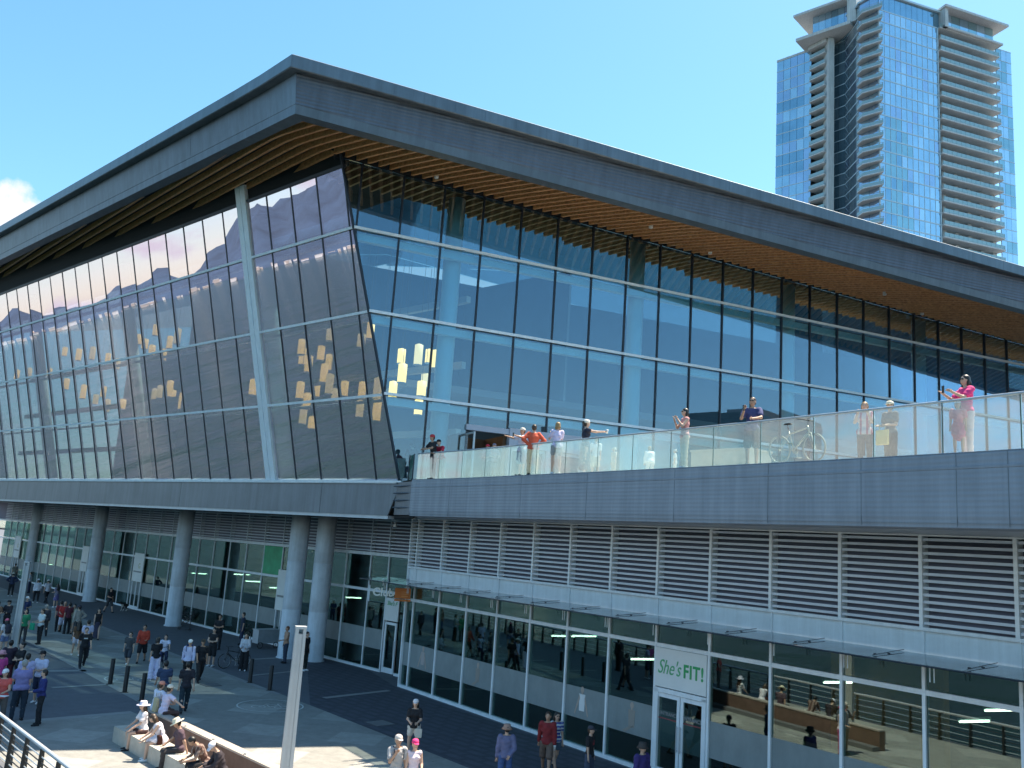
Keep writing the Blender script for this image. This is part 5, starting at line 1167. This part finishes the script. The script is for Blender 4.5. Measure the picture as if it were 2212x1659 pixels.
# ---- far left crowd
P_(34.7, 1217, 1.72, 160, 'person in dark cap and green-grey jacket at the far left shopfront', (.16, .17, .15), DGR, legs='walk', hat=('cap', BLK))
P_(29.5, 1238, 1.8, 175, 'person in navy jacket and pale cap left of the far lamp post', NAVY, BLK, sleeve='long', hat=('cap', (.6, .58, .5)), arms=('hips', 'hips'), shoes=WHT)
P_(68, 1236, 1.7, 100, 'person in light grey shirt just right of the far lamp post top', (.42, .45, .52), NAVY, arms=('hold', 'down'))
P_(84, 1251.5, 1.72, 165, 'person in white hooded top and white cap with black trousers and white shoes', (.66, .66, .74), BLK, sleeve='long', hat=('beanie', (.7, .7, .76)), shoes=WHT, legs='ease', fat=1.15)
P_(106, 1251.5, 1.75, 150, 'person in white tee and pale cap with a black bag strap, black trousers', (.62, .6, .68), BLK, hat=('cap', (.6, .58, .62)), legs='walk2')
P_(126, 1262, 1.65, 140, 'woman with dark hair and purple skirt walking near the second column', (.25, .22, .3), (.12, .10, .25), bottom='skirt', fem=True, hair=('black', 'long'), arms=('hold', 'hold'), shoes=WHT)
P_(21, 1298, 1.78, 40, 'person in black cap and black coat standing by the left frame edge', (.02, .02, .03), BLK, sleeve='long', hat=('cap', BLK), arms=('fold', 'fold'))
P_(-2, 1300, 1.72, 20, 'person in brown top cut by the left frame edge', (.20, .11, .07), JEAN, arms=('hold', 'down'))
P_(60, 1290, 1.7, -30, 'person in navy top with white peaked cap behind the far lamp post', (.03, .05, .14), NAVY, hat=('cap', (.6, .6, .65)), arms=('fold', 'down'))
P_(57, 1317, 1.7, -10, 'person in bright green tee shirt beside the far lamp post', (.03, .26, .13), DGR, arms=('down', 'hold'))
P_(102, 1305, 1.72, 170, 'grey-haired person in dark jacket behind the person with the green bag', (.05, .05, .07), BLK, hair=('grey', 'short'), sleeve='long', legs='walk')
(r_, p) = P_(94, 1316, 1.76, 60, 'man in white tee and black trousers carrying a green bag', (.60, .66, .70), BLK, arms=('hold', 'hold'), legs='ease')
q = wristw(r_, 1, p); bag((q[0], q[1], q[2]-.38), r_[4], (.34, .12, .34), (.02, .36, .20), 'green shopping bag held by the man in white tee', 'shopping_bag')
P_(142.3, 1298, 1.78, -5, 'bald man in red tee shirt and white shorts walking with hands forward', (.42, .03, .03), (.62, .60, .74), bottom='shorts', hair=None, arms=('hold', 'hold'), legs='walk', fat=1.2, skin='m')
P_(134, 1299, 1.7, 170, 'person with dark hair and dark red top behind the bald man in red', (.22, .03, .04), BLK)
P_(152, 1303, 1.7, 150, 'person with dark hair and maroon top just right of the bald man', (.12, .03, .05), BLK, arms=('down', 'hold'))
(r_, p) = P_(162.5, 1304, 1.66, 20, 'woman in pale khaki dress with a white shoulder bag', (.46, .44, .34), (.46, .44, .34), bottom='dress', fem=True, hair=('black', 'bun'), legs='walk', sleeve='cap')
q = local_to_world(p, r_[4], V3(-.28, .05, .75)); bag(q, r_[4], (.26, .1, .28), (.6, .58, .54), 'white shoulder bag on the woman in khaki dress', 'shoulder_bag')
P_(173, 1309, 1.76, 150, 'man in beige long-sleeved shirt and dark cap beside the woman in khaki dress', (.36, .33, .30), DGR, sleeve='long', hat=('cap', (.04, .04, .06)), arms=('down', 'hips'))
P_(215.6, 1313.5, 1.68, -5, 'woman with very long black hair and black vest walking forward', BLK, (.05, .05, .09), bottom='long', fem=True, hair=('black', 'long'), sleeve='none', legs='walk', arms=('swingb', 'swingf'))
P_(173, 1340, 1.66, 170, 'woman with long dark hair in brown top and white shorts', (.13, .07, .04), (.66, .64, .74), bottom='shorts', fem=True, hair=('black', 'long'), legs='walk', shoes=WHT)
P_(193, 1340, 1.74, 165, 'person in white and lavender shirt behind the man with printed black tee', (.56, .54, .72), NAVY)
P_(188.6, 1354, 1.76, -8, 'man in black tee with small white chest print and black trousers walking', BLK, BLK, legs='walk2', print_='fwww', arms=('swingf', 'swingb'))
(r_, p) = P_(16.5, 1338, 1.6, 150, 'girl in pink cap and white top with a pale blue bag', (.62, .58, .62), (.16, .2, .35), hat=('cap', (.75, .16, .25)), hair=('black', 'long'), fem=True, bottom='shorts')
backpack(p, r_[4], 1.6, (.04, .04, .06), 'small black backpack worn by the girl in pink cap')
P_(50, 1389, 1.74, 60, 'woman in black top with folded bare arms near the big man in lavender', BLK, BLK, fem=True, arms=('fold', 'fold'), hair=('black', 'bun'))
P_(25, 1384, 1.78, 170, 'tall person in dark jacket and maroon trousers seen from behind', (.03, .02, .04), (.10, .02, .03), sleeve='long')
P_(62, 1413, 1.75, 175, 'person with black hair and pale lavender tee behind the man in lavender shirt', (.44, .42, .66), BLK)
P_(55, 1427, 1.86, 168, 'big man in lavender shirt and dark jeans seen from behind by the railing', (.24, .22, .46), (.02, .035, .06), hair=('grey', 'short'), fat=1.28, arms=('fold', 'down'), legs='ease', bottom='pants')
P_(94, 1408, 1.76, 35, 'man in white tee with arms folded and navy shorts', (.58, .57, .76), NAVY, bottom='shorts', arms=('fold', 'fold'), legs='ease', shoes=WHT, hat=('cap', BLK))
P_(98, 1448, 1.68, 80, 'person in royal blue jacket and black trousers near the white paving line', (.02, .03, .16), BLK, sleeve='long', legs='ease', arms=('hold', 'down'))
P_(6.7, 1407, 1.66, 150, 'woman in pink sun hat and magenta top at the left frame edge', (.62, .07, .28), DGR, fem=True, hat=('bucket', (.66, .3, .36)), hair=('brown', 'bob'))
P_(13.3, 1448, 1.7, 20, 'person in white cap and coral red vest holding pale papers by the railing', (.62, .10, .09), (.10, .09, .09), hat=('cap', WHT), arms=('hold', 'hold'), fem=True, sleeve='cap', hair=('brown', 'bob'))
q = at_head(4, 1505, 1.0); q[2] = 1.02; tag(MB().box((0, 0, 0), (.32, .24, .01)).build('paper_map', WHT and mat('paper', (.8, .8, .8), .7), None, origin=None), 'pale folded paper held by the person in coral vest', 'paper').location = tuple(q)
(r_, p) = P_(241, 1269, 1.74, -40, 'man in black tee and dark shorts walking a dog by the third column', (.02, .02, .025), DGR, bottom='shorts', legs='walk', arms=('down', 'hold'))
# dog
def dog(pos, az, label):
    e = empty('dog', tuple(pos), label, 'dog', None, R(-az)); prs = [('e', V3(0, .0, .43), (.10, .26, .12)), ('e', V3(0, .15, .42), (.11, .14, .15)), ('c', V3(0, .24, .47), V3(0, .36, .60), .08, .055), ('e', V3(0, .40, .63), (.065, .085, .06)), ('c', V3(0, .46, .61), V3(0, .54, .59), .035, .026), ('c', V3(-.045, .38, .68), V3(-.06, .37, .60), .02, .03), ('c', V3(.045, .38, .68), V3(.06, .37, .60), .02, .03), ('c', V3(0, -.24, .48), V3(0, -.42, .58), .03, .012)]
    for x in (-.07, .07):
        fy = .03 if x > 0 else -.03
        prs += [('c', V3(x, .18, .38), V3(x, .17+fy, .20), .05, .028), ('c', V3(x, .17+fy, .20), V3(x, .19+fy, .03), .026, .022), ('c', V3(x, .19+fy, .03), V3(x, .24+fy, .02), .024, .02), ('c', V3(x, -.18, .42), V3(x, -.12-fy, .26), .07, .04), ('c', V3(x, -.12-fy, .26), V3(x, -.23-fy, .15), .034, .022), ('c', V3(x, -.23-fy, .15), V3(x, -.21-fy, .03), .02, .02), ('c', V3(x, -.21-fy, .03), V3(x, -.16-fy, .02), .024, .02)]
    def fn(P): return union([ell_sdf(P, p[1], p[2]) if p[0] == 'e' else cone_sdf(P, *p[1:]) for p in prs], .03)
    vs, fs = surfnet(fn, (-.2, -.5, -.02), (.2, .62, .78), .02); o = mk_obj('body', vs, fs, [mat('dog_black', (.02, .018, .018), .8), mat('dog_white', (.5, .48, .45), .8)], e)
    o.data.polygons.foreach_set('material_index', [1 if (q.center[2] < .16 or (q.center[1] > .2 and q.center[2] < .5)) else 0 for q in o.data.polygons]); mb = MB(); mb.tube([(.07*math.cos(a), .30+.05*math.sin(a), .54+.03*math.sin(a)) for a in np.linspace(0, 6.28, 12)[:-1]], .010, 5, closed=True); x = mb.build('collar', mat('collar_red', (.3, .05, .05), .6), None); x.parent = e
pd = atz(268, 1320, 0); dog(pd, face_cam(pd, 50), 'black and white dog on the plaza beside the man in shorts')
q = wristw(r_, 1, p); dn = local_to_world(pd, face_cam(pd, 50), V3(0, .3, .58)); tag(MB().tube([q, (q+dn)/2+V3(0, 0, -.12), dn], .008, 5).build('dog_leash', mat('leash', (.25, .05, .05), .7), None, origin=q), 'thin leash between the man in shorts and the dog', 'leash')
# ---- middle plaza
P_(283.8, 1364, 1.55, 15, 'boy in grey-black tee and dark shorts with white shoes walking', (.06, .065, .075), (.04, .05, .07), bottom='shorts', legs='walk', shoes=WHT, skin='l')
P_(314.5, 1348.5, 1.76, 8, 'man in bright red jacket and black shorts striding forward', (.48, .055, .03), BLK, sleeve='long', bottom='shorts', legs='walk2', arms=('hold', 'swingf'), fat=1.1, skin='m')
(r_, p) = P_(342, 1378, 1.72, 165, 'woman in black top and wide white trousers seen from behind', BLK, (.62, .60, .82), bottom='wide', arms=('down', 'face'), fem=True, hair=('black', 'bob'))
P_(359.7, 1369, 1.55, 0, 'young cyclist in white tee behind the woman in white trousers', (.66, .64, .78), NAVY, legs='ride', arms=('bars', 'bars'))
q = hd(359.7, 1369, 1.55); bicycle(q+V3(0, -.05, 0), face_cam(q, 10), 'small dark bicycle ridden by the young person in white tee', (.05, .06, .16))
(r_, p) = P_(412.5, 1381, 1.74, 5, 'person in white shirt and white cap with sunglasses and backpack straps walking', (.58, .57, .78), BLK, sleeve='long', bottom='pants', hat=('cap', WHT), arms=('swingf', 'swingb'), legs='walk', glasses=True, fat=1.08)
backpack(p, r_[4], 1.74, (.02, .03, .12), 'dark blue backpack worn by the person in white cap')
P_(440, 1380, 1.78, -15, 'man all in black with a cap beside the person in white cap', (.012, .013, .02), BLK, hat=('cap', (.04, .035, .03)), legs='walk2', arms=('down', 'swingf'), fat=1.05, skin='m')
P_(464.6, 1357, 1.76, 30, 'man in black vest and long black shorts with white shoes', BLK, BLK, bottom='shorts', arms=('fold', 'fold'), shoes=WHT, fat=1.15, sleeve='cap')
P_(477, 1329, 1.8, 25, 'man in black tee with forearms crossed by the shop window', (.02, .02, .02), BLK, arms=('fold', 'fold'), skin='m', fat=1.1)
P_(527.4, 1324, 1.78, 75, 'man in navy tee standing in profile by the bike rack', (.02, .03, .06), NAVY, skin='l', legs='stand')
(r_, p) = P_(533.5, 1369, 1.68, 10, 'woman in black camisole over white sleeves and long black trousers beside the bicycle', (.55, .56, .62), BLK, fem=True, bottom='wide', arms=('lap', 'hold'), hair=('black', 'long'), shoes=WHT, sleeve='long')
bicycle(atz(505, 1443, 0), face_cam(atz(505, 1443, 0), 60), 'dark bicycle standing in front of the woman in long black trousers', (.02, .025, .03), lean=3)
bicycle(atz(548, 1388, 0), face_cam(atz(548, 1388, 0), 80), 'dark bicycle beside the man in navy tee', (.02, .02, .02))
bicycle(atz(384, 1345, 0), 100, 'black bicycle leaning by the third column', (.015, .015, .02), lean=8)
bicycle(atz(405, 1347, 0), 95, 'second dark bicycle parked behind the one at the third column', (.03, .03, .05), lean=6)
def scooter(p, az, label):
    e = empty('kick_scooter', tuple(p), label, 'scooter', None, R(90-az)); mb = MB(); mb.box((0, 0, .09), (.7, .12, .03)); mb.tube([(.36, 0, .1), (.46, 0, .95)], .02, 6); mb.tube([(.46, -.22, .97), (.46, .22, .97)], .014, 6); x = mb.build('frame', bm, None); x.parent = e
    for q in (-.42, .42):
        mb = MB(); mb.tube([(q+.09*math.cos(a), 0, .09+.09*math.sin(a)) for a in np.linspace(0, 6.28, 16)[:-1]], .02, 6, closed=True); mb.tube([(q, -.03, .09), (q, .03, .09)], .03, 8); x = mb.build('wheel', bm, None); x.parent = e
scooter(atz(398, 1362, 0), 110, 'black kick scooter lying near the third column')
def planter(px, py, label):
    p = atz(px, py, 0); e = empty('info_cart', tuple(p), label, 'cart'); e.rotation_euler = (0, 0, .8); mb = MB(); mb.box((0, 0, .62), (1.3, .6, .7)); mb.box((0, 0, 1.0), (1.36, .66, .05)); x = mb.build('cabinet', alum_g, None); x.parent = e
    for sx_ in (-.5, .5):
        mb = MB(); mb.tube([(sx_+.16*math.cos(a), -.34, .17+.16*math.sin(a)) for a in np.linspace(0, 6.28, 18)[:-1]], .02, 6, closed=True); mb.box((sx_, -.32, .17), (.04, .04, .04)); x = mb.build('wheel', bm, None); x.parent = e
planter(571, 1399, 'grey boxed cart with small wheels by the shopfront behind the bicycle')
P_(622, 1354, 1.78, 70, 'shirtless tanned man in blue jeans against the fourth column', SKIN['m'], (.03, .045, .08), sleeve='none', hair=('red', 'short'), skin='m', arms=('lap', 'down'))
P_(664.5, 1366, 1.8, -60, 'man in black clothes half hidden behind the tall lamp post', BLK, (.02, .03, .03), shoes=WHT)
(r_, p) = P_(360.4, 1425.5, 1.74, 170, 'man in slate blue tee and khaki shorts walking away behind the seated group', (.035, .06, .13), (.16, .13, .10), bottom='shorts', legs='walk', arms=('swingf', 'down'), cell=.022)
(r_, p) = P_(408.7, 1427.5, 1.78, 172, 'man in black polo and tight dark trousers walking away towards the bollards', (.012, .016, .03), (.015, .03, .045), legs='walk2', cell=.022, arms=('down', 'swingb'))
# ---- front right plaza
P_(1096, 1567, 1.72, 168, 'man in brown hat, grey-blue sweater and jeans seen from behind', (.13, .14, .26), (.05, .10, .26), sleeve='long', hat=('bucket', (.30, .20, .17)), cell=.02, hair=('black', 'short'), arms=('down', 'back'))
(r_, p) = P_(1185, 1536, 1.8, 5, 'man in dark red jacket and brown shorts holding a white cup', (.22, .02, .025), (.15, .10, .08), sleeve='long', bottom='shorts', cell=.02, hair=('brown', 'short'), arms=('down', 'swingb'), legs='walk', skin='m')
q = wristw(r_, 0, p, .1); e = tag(MB().lathe([(.03, -.06), (.042, .06), (.044, .065), (.044, .08), (.03, .085)], (0, 0, 0), 14).build('takeaway_cup', white_s, None, True), 'white takeaway cup in the hand of the man in red jacket', 'cup'); e.location = tuple(q)
P_(1204, 1537, 1.70, -25, 'woman in blue and white striped tee, sunglasses and denim shorts', (.55, .58, .62), (.10, .15, .22), bottom='shorts', fem=True, hair=('black', 'long'), glasses=True, cell=.02, legs='walk2', stripe=(.03, .06, .30))
P_(1276.5, 1571, 1.62, -70, 'teenager in black cap and black tee with red print', (.012, .012, .016), (.05, .07, .12), bottom='shorts', hat=('cap', (.05, .05, .07)), cell=.02, print_='fr', skin='l', hair=('brown', 'short'))
P_(1388, 1607, 1.76, -45, 'man in dark hat and sunglasses with purple jacket over grey shirt', (.045, .03, .16), DGR, sleeve='long', hat=('bucket', (.05, .045, .045)), glasses=True, cell=.02, hair=('grey', 'short'))
(r_, p) = P_(1548, 1652, 1.55, -90, 'person in purple top riding a pale bicycle past the shop doors', (.07, .03, .28), DGR, legs='ride', sleeve='long', arms=('bars', 'bars'), hat=('beanie', (.10, .05, .34)), lean=25, cell=.022)
bicycle(p+V3(-.15, .1, 0), r_[4], 'pale bicycle ridden past the double shop doors at the bottom edge', (.6, .6, .62), 0)
(r_, p) = P_(898.7, 1513, 1.66, 3, 'girl in white cap and loose black printed tee holding a bag', BLK, (.60, .56, .52), bottom='shorts', fem=True, hair=('black', 'long'), hat=('cap', (.75, .70, .72)), cell=.018, print_='fwww', arms=('lap', 'lap'), legs='ease')
q = local_to_world(p, r_[4], V3(-.17, .26, .62)); bag(q, r_[4], (.20, .08, .26), (.58, .54, .48), 'small pale handbag held by the girl in black tee', 'handbag')
(r_, p) = P_(861.5, 1591, 1.76, -22, 'older person in pale cap and grey tee, hand at the mouth', (.42, .40, .40), KHA, hat=('cap', (.62, .56, .52)), cell=.018, arms=('down', 'face'), hair=('grey', 'short'), skin='m')
backpack(p, r_[4], 1.76, (.05, .07, .10), 'dark backpack worn by the older person in pale cap')
P_(897.5, 1600, 1.66, -15, 'woman in bright pink cap and white and pink sleeveless top in the sun', (.72, .60, .68), (.55, .1, .25), hat=('cap', (.80, .05, .22)), sleeve='none', fem=True, cell=.018, hair=('brown', 'bun'), arms=('hold', 'down'))
# ---- the seated group in the sun
SG = 'people sitting on the concrete bench'
fb = math.degrees(math.atan2(nb[0], nb[1]))
def proj(P): v = P-CAMP; w = v@_f; return 1106+FPX*(v@_r)/w, 829.5-FPX*(v@_u)/w
def slide(r, px, py):
    e_ = r[0]; hw_ = HEAD[e_.name]; d = 0
    for _ in range(20):
        x0 = proj(hw_+ub*d)[0]; x1 = proj(hw_+ub*(d+.01))[0]; d += .01*(px-x0)/(x1-x0)
    e_.location = tuple(np.array(e_.location)+ub*d); return d
def sit(px, py, z, dface, label, top, bot, h=1.68, **k):
    q = atz(px, py, z); s = (q-bL)@ub; p = FBn.P(s, 0, -.30); k.setdefault('legs', 'sit'); r = person(p, fb+dface, h, label, top, bot, group=SG, cell=.018, **k); slide(r, px, py); return r, p
sit(309, 1526, 1.28, 6, 'woman in wide white sun hat and sunglasses at the bench end', (.74, .70, .74), (.05, .02, .02), bottom='shorts', fem=True, hat=('bucket', (.66, .63, .76)), hair=('brown', 'long'), glasses=True, arms=('knee', 'knee'), lean=8, group_=0) if False else None
sit(309, 1526, 1.28, 6, 'woman in wide white sun hat and sunglasses at the bench end', (.74, .70, .74), (.05, .02, .02), bottom='shorts', fem=True, hat=('straw', (.66, .63, .76)), hair=('brown', 'long'), glasses=True, arms=('knee', 'knee'), lean=8)
sit(330, 1537, 1.24, 16, 'woman with long fair-brown hair in white dress leaning forward on the bench', (.76, .72, .80), WHT, bottom='dress', fem=True, hair=('brown', 'long'), arms=('knee', 'knee'), lean=26, shoes=WHT, sleeve='none', head=(25, -20))
sit(383, 1571, 1.26, 18, 'man in straw hat and dark purple tee leaning back on one hand', (.09, .055, .075), (.05, .04, .04), hat=('straw', (.74, .66, .50)), arms=('prop', 'knee'), lean=6, head=(30, -15), fat=1.1, skin='m')
sit(415, 1592, 1.2, 12, 'person with dark hair in brown tee bending over their lap on the bench', (.10, .05, .04), BLK, hair=('black', 'short'), arms=('lap', 'lap'), lean=32, head=(45, 0), skin='m', stripe=(.28, .20, .17), print_='v')
sit(460, 1604, 1.24, 14, 'person in white cap and black jacket at the near bench end', (.03, .022, .03), (.04, .04, .05), hat=('cap', (.72, .70, .80)), arms=('lap', 'lap'), lean=22, sleeve='long', head=(40, 25))
sit(415, 1640, .75, 10, 'child in dark top with pale cap low in front of the bench', (.03, .02, .05), BLK, h=1.15, hat=('cap', (.5, .48, .6)), lean=15, child=True, arms=('lap', 'lap')) if False else None
q = FBn.P((atz(312, 1600, .5)-bL)@ub, .46, -.2); bag((q[0]+.25, q[1]-.2, .46), fb, (.34, .16, .24), (.06, .015, .01), 'dark brown handbag on the bench between the two seated women', 'handbag')
# two people on the far side of the wall
for px, py, ct, hh, lb, hr, bk_ in ((350, 1515, (.70, .68, .80), ('cap', (.75, .30, .22)), 'person in coral cap and white tee sitting on the bench wall facing away', 'brown', None), (368, 1509, (.66, .58, .74), ('cap', (.72, .68, .60)), 'person in white cap and lavender tee sitting on the bench wall facing away', 'black', 1)):
    q = atz(px, py, 1.52); s = (q-bL)@ub; p = FBn.P(s, .30, oW-.26); r_ = person(p, fb+180-10, 1.66, lb, ct, (.08, .05, .05), arms=('hold', 'side'), legs='sit', lean=12, hat=hh, hair=(hr, 'short'), cell=.018, group='people sitting on the bench wall'); p = p+ub*slide(r_, px, py)
    if bk_: bag(local_to_world(V3(p[0], p[1], .75), fb+170, V3(-.42, -.12, .0)), fb, (.26, .14, .42), (.55, .45, .28), 'tall beige paper bag beside the person in lavender tee', 'paper_bag')
# ---- terrace
TG = 'people on the terrace'
def T_(px, py, h, back, face, label, top, bot, **k):
    d = ray(px, py); d = d*V3(1, 1, 0); d = nrm(d)
    best = None
    for i in range(len(fcs)-1):     # intersect with terrace edge
        a, b_ = fcs[i], fcs[i+1]; Mx = np.array([d[:2], -(b_-a)[:2]]).T
        try: t, u_ = np.linalg.solve(Mx, a[:2])
        except Exception: continue
        if 0 <= u_ <= 1 and t > 0: best = t
    if best is None: best = np.linalg.norm(fc[0][:2])
    pd_ = atz(px, py, 8.99+h); back = min(4.5, max(.38, np.linalg.norm(pd_[:2])-best)); p = d*(best+back); p[2] = 8.99; k.setdefault('cell', .022); r = person(p, face_cam(p, face), h, label, top, bot, group=TG, **k); return r, p
T_(892, 958, 1.7, .8, 175, 'person in black hat and black jacket behind the green corner glass', (.03, .03, .045), (.05, .06, .09), hat=('bucket', BLK), sleeve='long', arms=('lean', 'lean'))
T_(940.6, 941, 1.78, 1.0, 60, 'person in red cap and black top leaning on the glass rail', BLK, DGR, hat=('beanie', (.45, .04, .05)), skin='m', arms=('lean', 'lean'), lean=10)
T_(957, 951, 1.66, .7, 40, 'person in red tee and black cap leaning on the glass rail', (.50, .02, .05), (.45, .42, .4), hat=('cap', BLK), arms=('lean', 'lean'), lean=22, hair=('grey', 'short'))
T_(1054, 962, 1.35, 1.6, 30, 'person in red cap sitting low behind the glass rail', (.30, .22, .22), DGR, hat=('cap', (.60, .03, .06)), arms=('lap', 'lap'))
T_(1068, 960, 1.38, 1.4, -20, 'person in grey cap sitting low behind the glass rail', (.22, .16, .17), DGR, hat=('cap', (.22, .19, .25)), arms=('lap', 'lap'))
(r_, p) = T_(1130, 924, 1.66, .7, 50, 'man in pale tee and blue shorts holding a phone out in both hands', (.62, .58, .68), (.10, .20, .36), bottom='shorts', arms=('out', 'out'), hat=('cap', (.66, .62, .56)), skin='m')
q = wristw(r_, 0, p, .13); phone(q, r_[4], V3(0, 0, 0), 'phone held out by the man in pale tee')
T_(1155, 918, 1.74, .55, 170, 'man in orange-red jacket and beige trousers with hands on hips', (.60, .10, .05), (.62, .52, .36), sleeve='long', arms=('hips', 'hips'), fat=1.12, hair=('brown', 'short'), lean=4)
(r_, p) = T_(1205.6, 914, 1.72, .55, 160, 'woman in lavender top and grey shorts with both hands at her face', (.62, .56, .78), (.28, .29, .30), bottom='shorts', fem=True, arms=('face', 'face'), hair=('blond', 'bob'), shoes=WHT)
bag(local_to_world(p, r_[4], V3(.26, .05, .78)), r_[4], (.16, .06, .3), (.78, .76, .8), 'white bag hanging beside the woman in lavender top', 'shoulder_bag')
(r_, p) = T_(1267, 910, 1.74, .6, -105, 'woman in long black outfit and pale headscarf with one arm stretched out', (.012, .016, .04), (.02, .03, .07), bottom='long', fem=True, arms=('down', 'out'), hair=('black', 'bun'), hat=('beanie', (.7, .66, .6)), sleeve='cap', shoes=WHT)
q = wristw(r_, 1, p, .12); e = tag(MB().lathe([(.03, -.06), (.042, .06), (.03, .07)], (0, 0, 0), 12).build('takeaway_cup', white_s, None, True), 'pale cup in the outstretched hand of the woman in black', 'cup'); e.location = tuple(q)
T_(1288, 946, 1.32, .5, 175, 'boy in white tee and pale shorts facing away behind the glass', (.80, .80, .80), (.55, .52, .45), bottom='shorts', child=True, hair=('blond', 'short'))
T_(1327, 968, 1.0, .9, 60, 'small child in beige sun hat behind the glass', (.6, .5, .42), (.5, .42, .34), hat=('bucket', (.68, .62, .52)), child=True)
T_(1405, 963, 1.12, .5, 170, 'person in white shirt bending down behind the glass', (.80, .80, .82), (.6, .6, .6), sleeve='long', hair=('blond', 'short'), lean=20, child=True, fat=1.3)
T_(1459, 972, .85, .5, 90, 'toddler in white clothes low behind the glass', (.78, .78, .78), (.7, .68, .66), hat=('bucket', (.75, .72, .7)), child=True, legs='ease')
T_(1481, 883, 1.66, .45, 70, 'slim woman in pink tank top and beige trousers with hands at her face', (.58, .28, .28), (.60, .55, .42), fem=True, arms=('face', 'face'), sleeve='none', hair=('black', 'bob'), shoes=WHT, glasses=True)
(r_, p) = T_(1626, 861, 1.76, .40, 12, 'man in navy tee and sunglasses on the phone leaning on the glass rail', (.05, .06, .17), (.05, .06, .07), bottom='shorts', arms=('lean', 'face'), glasses=True, skin='m', hair=('brown', 'short'), cell=.018)
phone(wristw(r_, 1, p, .06), r_[4], V3(.02, 0, 0), 'black phone held to the ear of the man in navy tee')
T_(1868, 871, 1.60, .45, 10, 'woman with fair hair in striped top with both hands raised to her face', (.56, .50, .55), (.08, .08, .09), fem=True, arms=('face', 'face'), hair=('blond', 'bob'), stripe=(.40, .12, .17), print_='v', fat=1.15, cell=.018)
(r_, p) = T_(1923, 870, 1.62, .5, 40, 'woman in black and white top and pale hat carrying a yellow bag', (.10, .10, .11), BLK, fem=True, hat=('cap', (.72, .68, .56)), arms=('hold', 'hold'), sleeve='short', cell=.018)
bag(local_to_world(p, r_[4], V3(-.05, .34, .55)), r_[4], (.34, .08, .36), (.62, .50, .22), 'yellow cloth bag held by the woman in black and white top', 'tote_bag')
(r_, p) = T_(2086, 813, 1.66, .45, 55, 'woman in hot pink top and white trousers with sunglasses photographing with her phone', (.72, .05, .22), (.72, .62, .70), fem=True, arms=('phone', 'phone'), hair=('black', 'bob'), glasses=True, cell=.018, legs='ease', shoes=WHT)
q = (wristw(r_, 0, p, .1)+wristw(r_, 1, p, .1))/2; phone(q, r_[4], V3(0, .03, .03), 'phone held up by the woman in hot pink top')
T_(2069, 868, 1.10, .42, 10, 'small girl in white hat and pink dress behind the glass rail', (.68, .20, .30), (.7, .3, .4), bottom='dress', hat=('cap', WHT), child=True, hair=('brown', 'bob'), cell=.018, shoes=WHT)
pb = on_curve(0); d_ = nrm(ray(1722, 950)*V3(1, 1, 0)); 
i0 = min(range(len(fcs)-1), key=lambda i: abs(np.cross(d_[:2], nrm(fcs[i])[:2]))); pb = fcs[i0]-nf[i0]*.55; pb = d_*np.linalg.norm(pb[:2]); pb[2] = 8.99
tg_ = nrm(fcs[i0+1]-fcs[i0]); bicycle(pb, math.degrees(math.atan2(tg_[0], tg_[1])), 'pale bicycle with drop bars parked behind the terrace glass', (.55, .56, .5), 4, (.45, .46, .42), (.5, .52, .5))
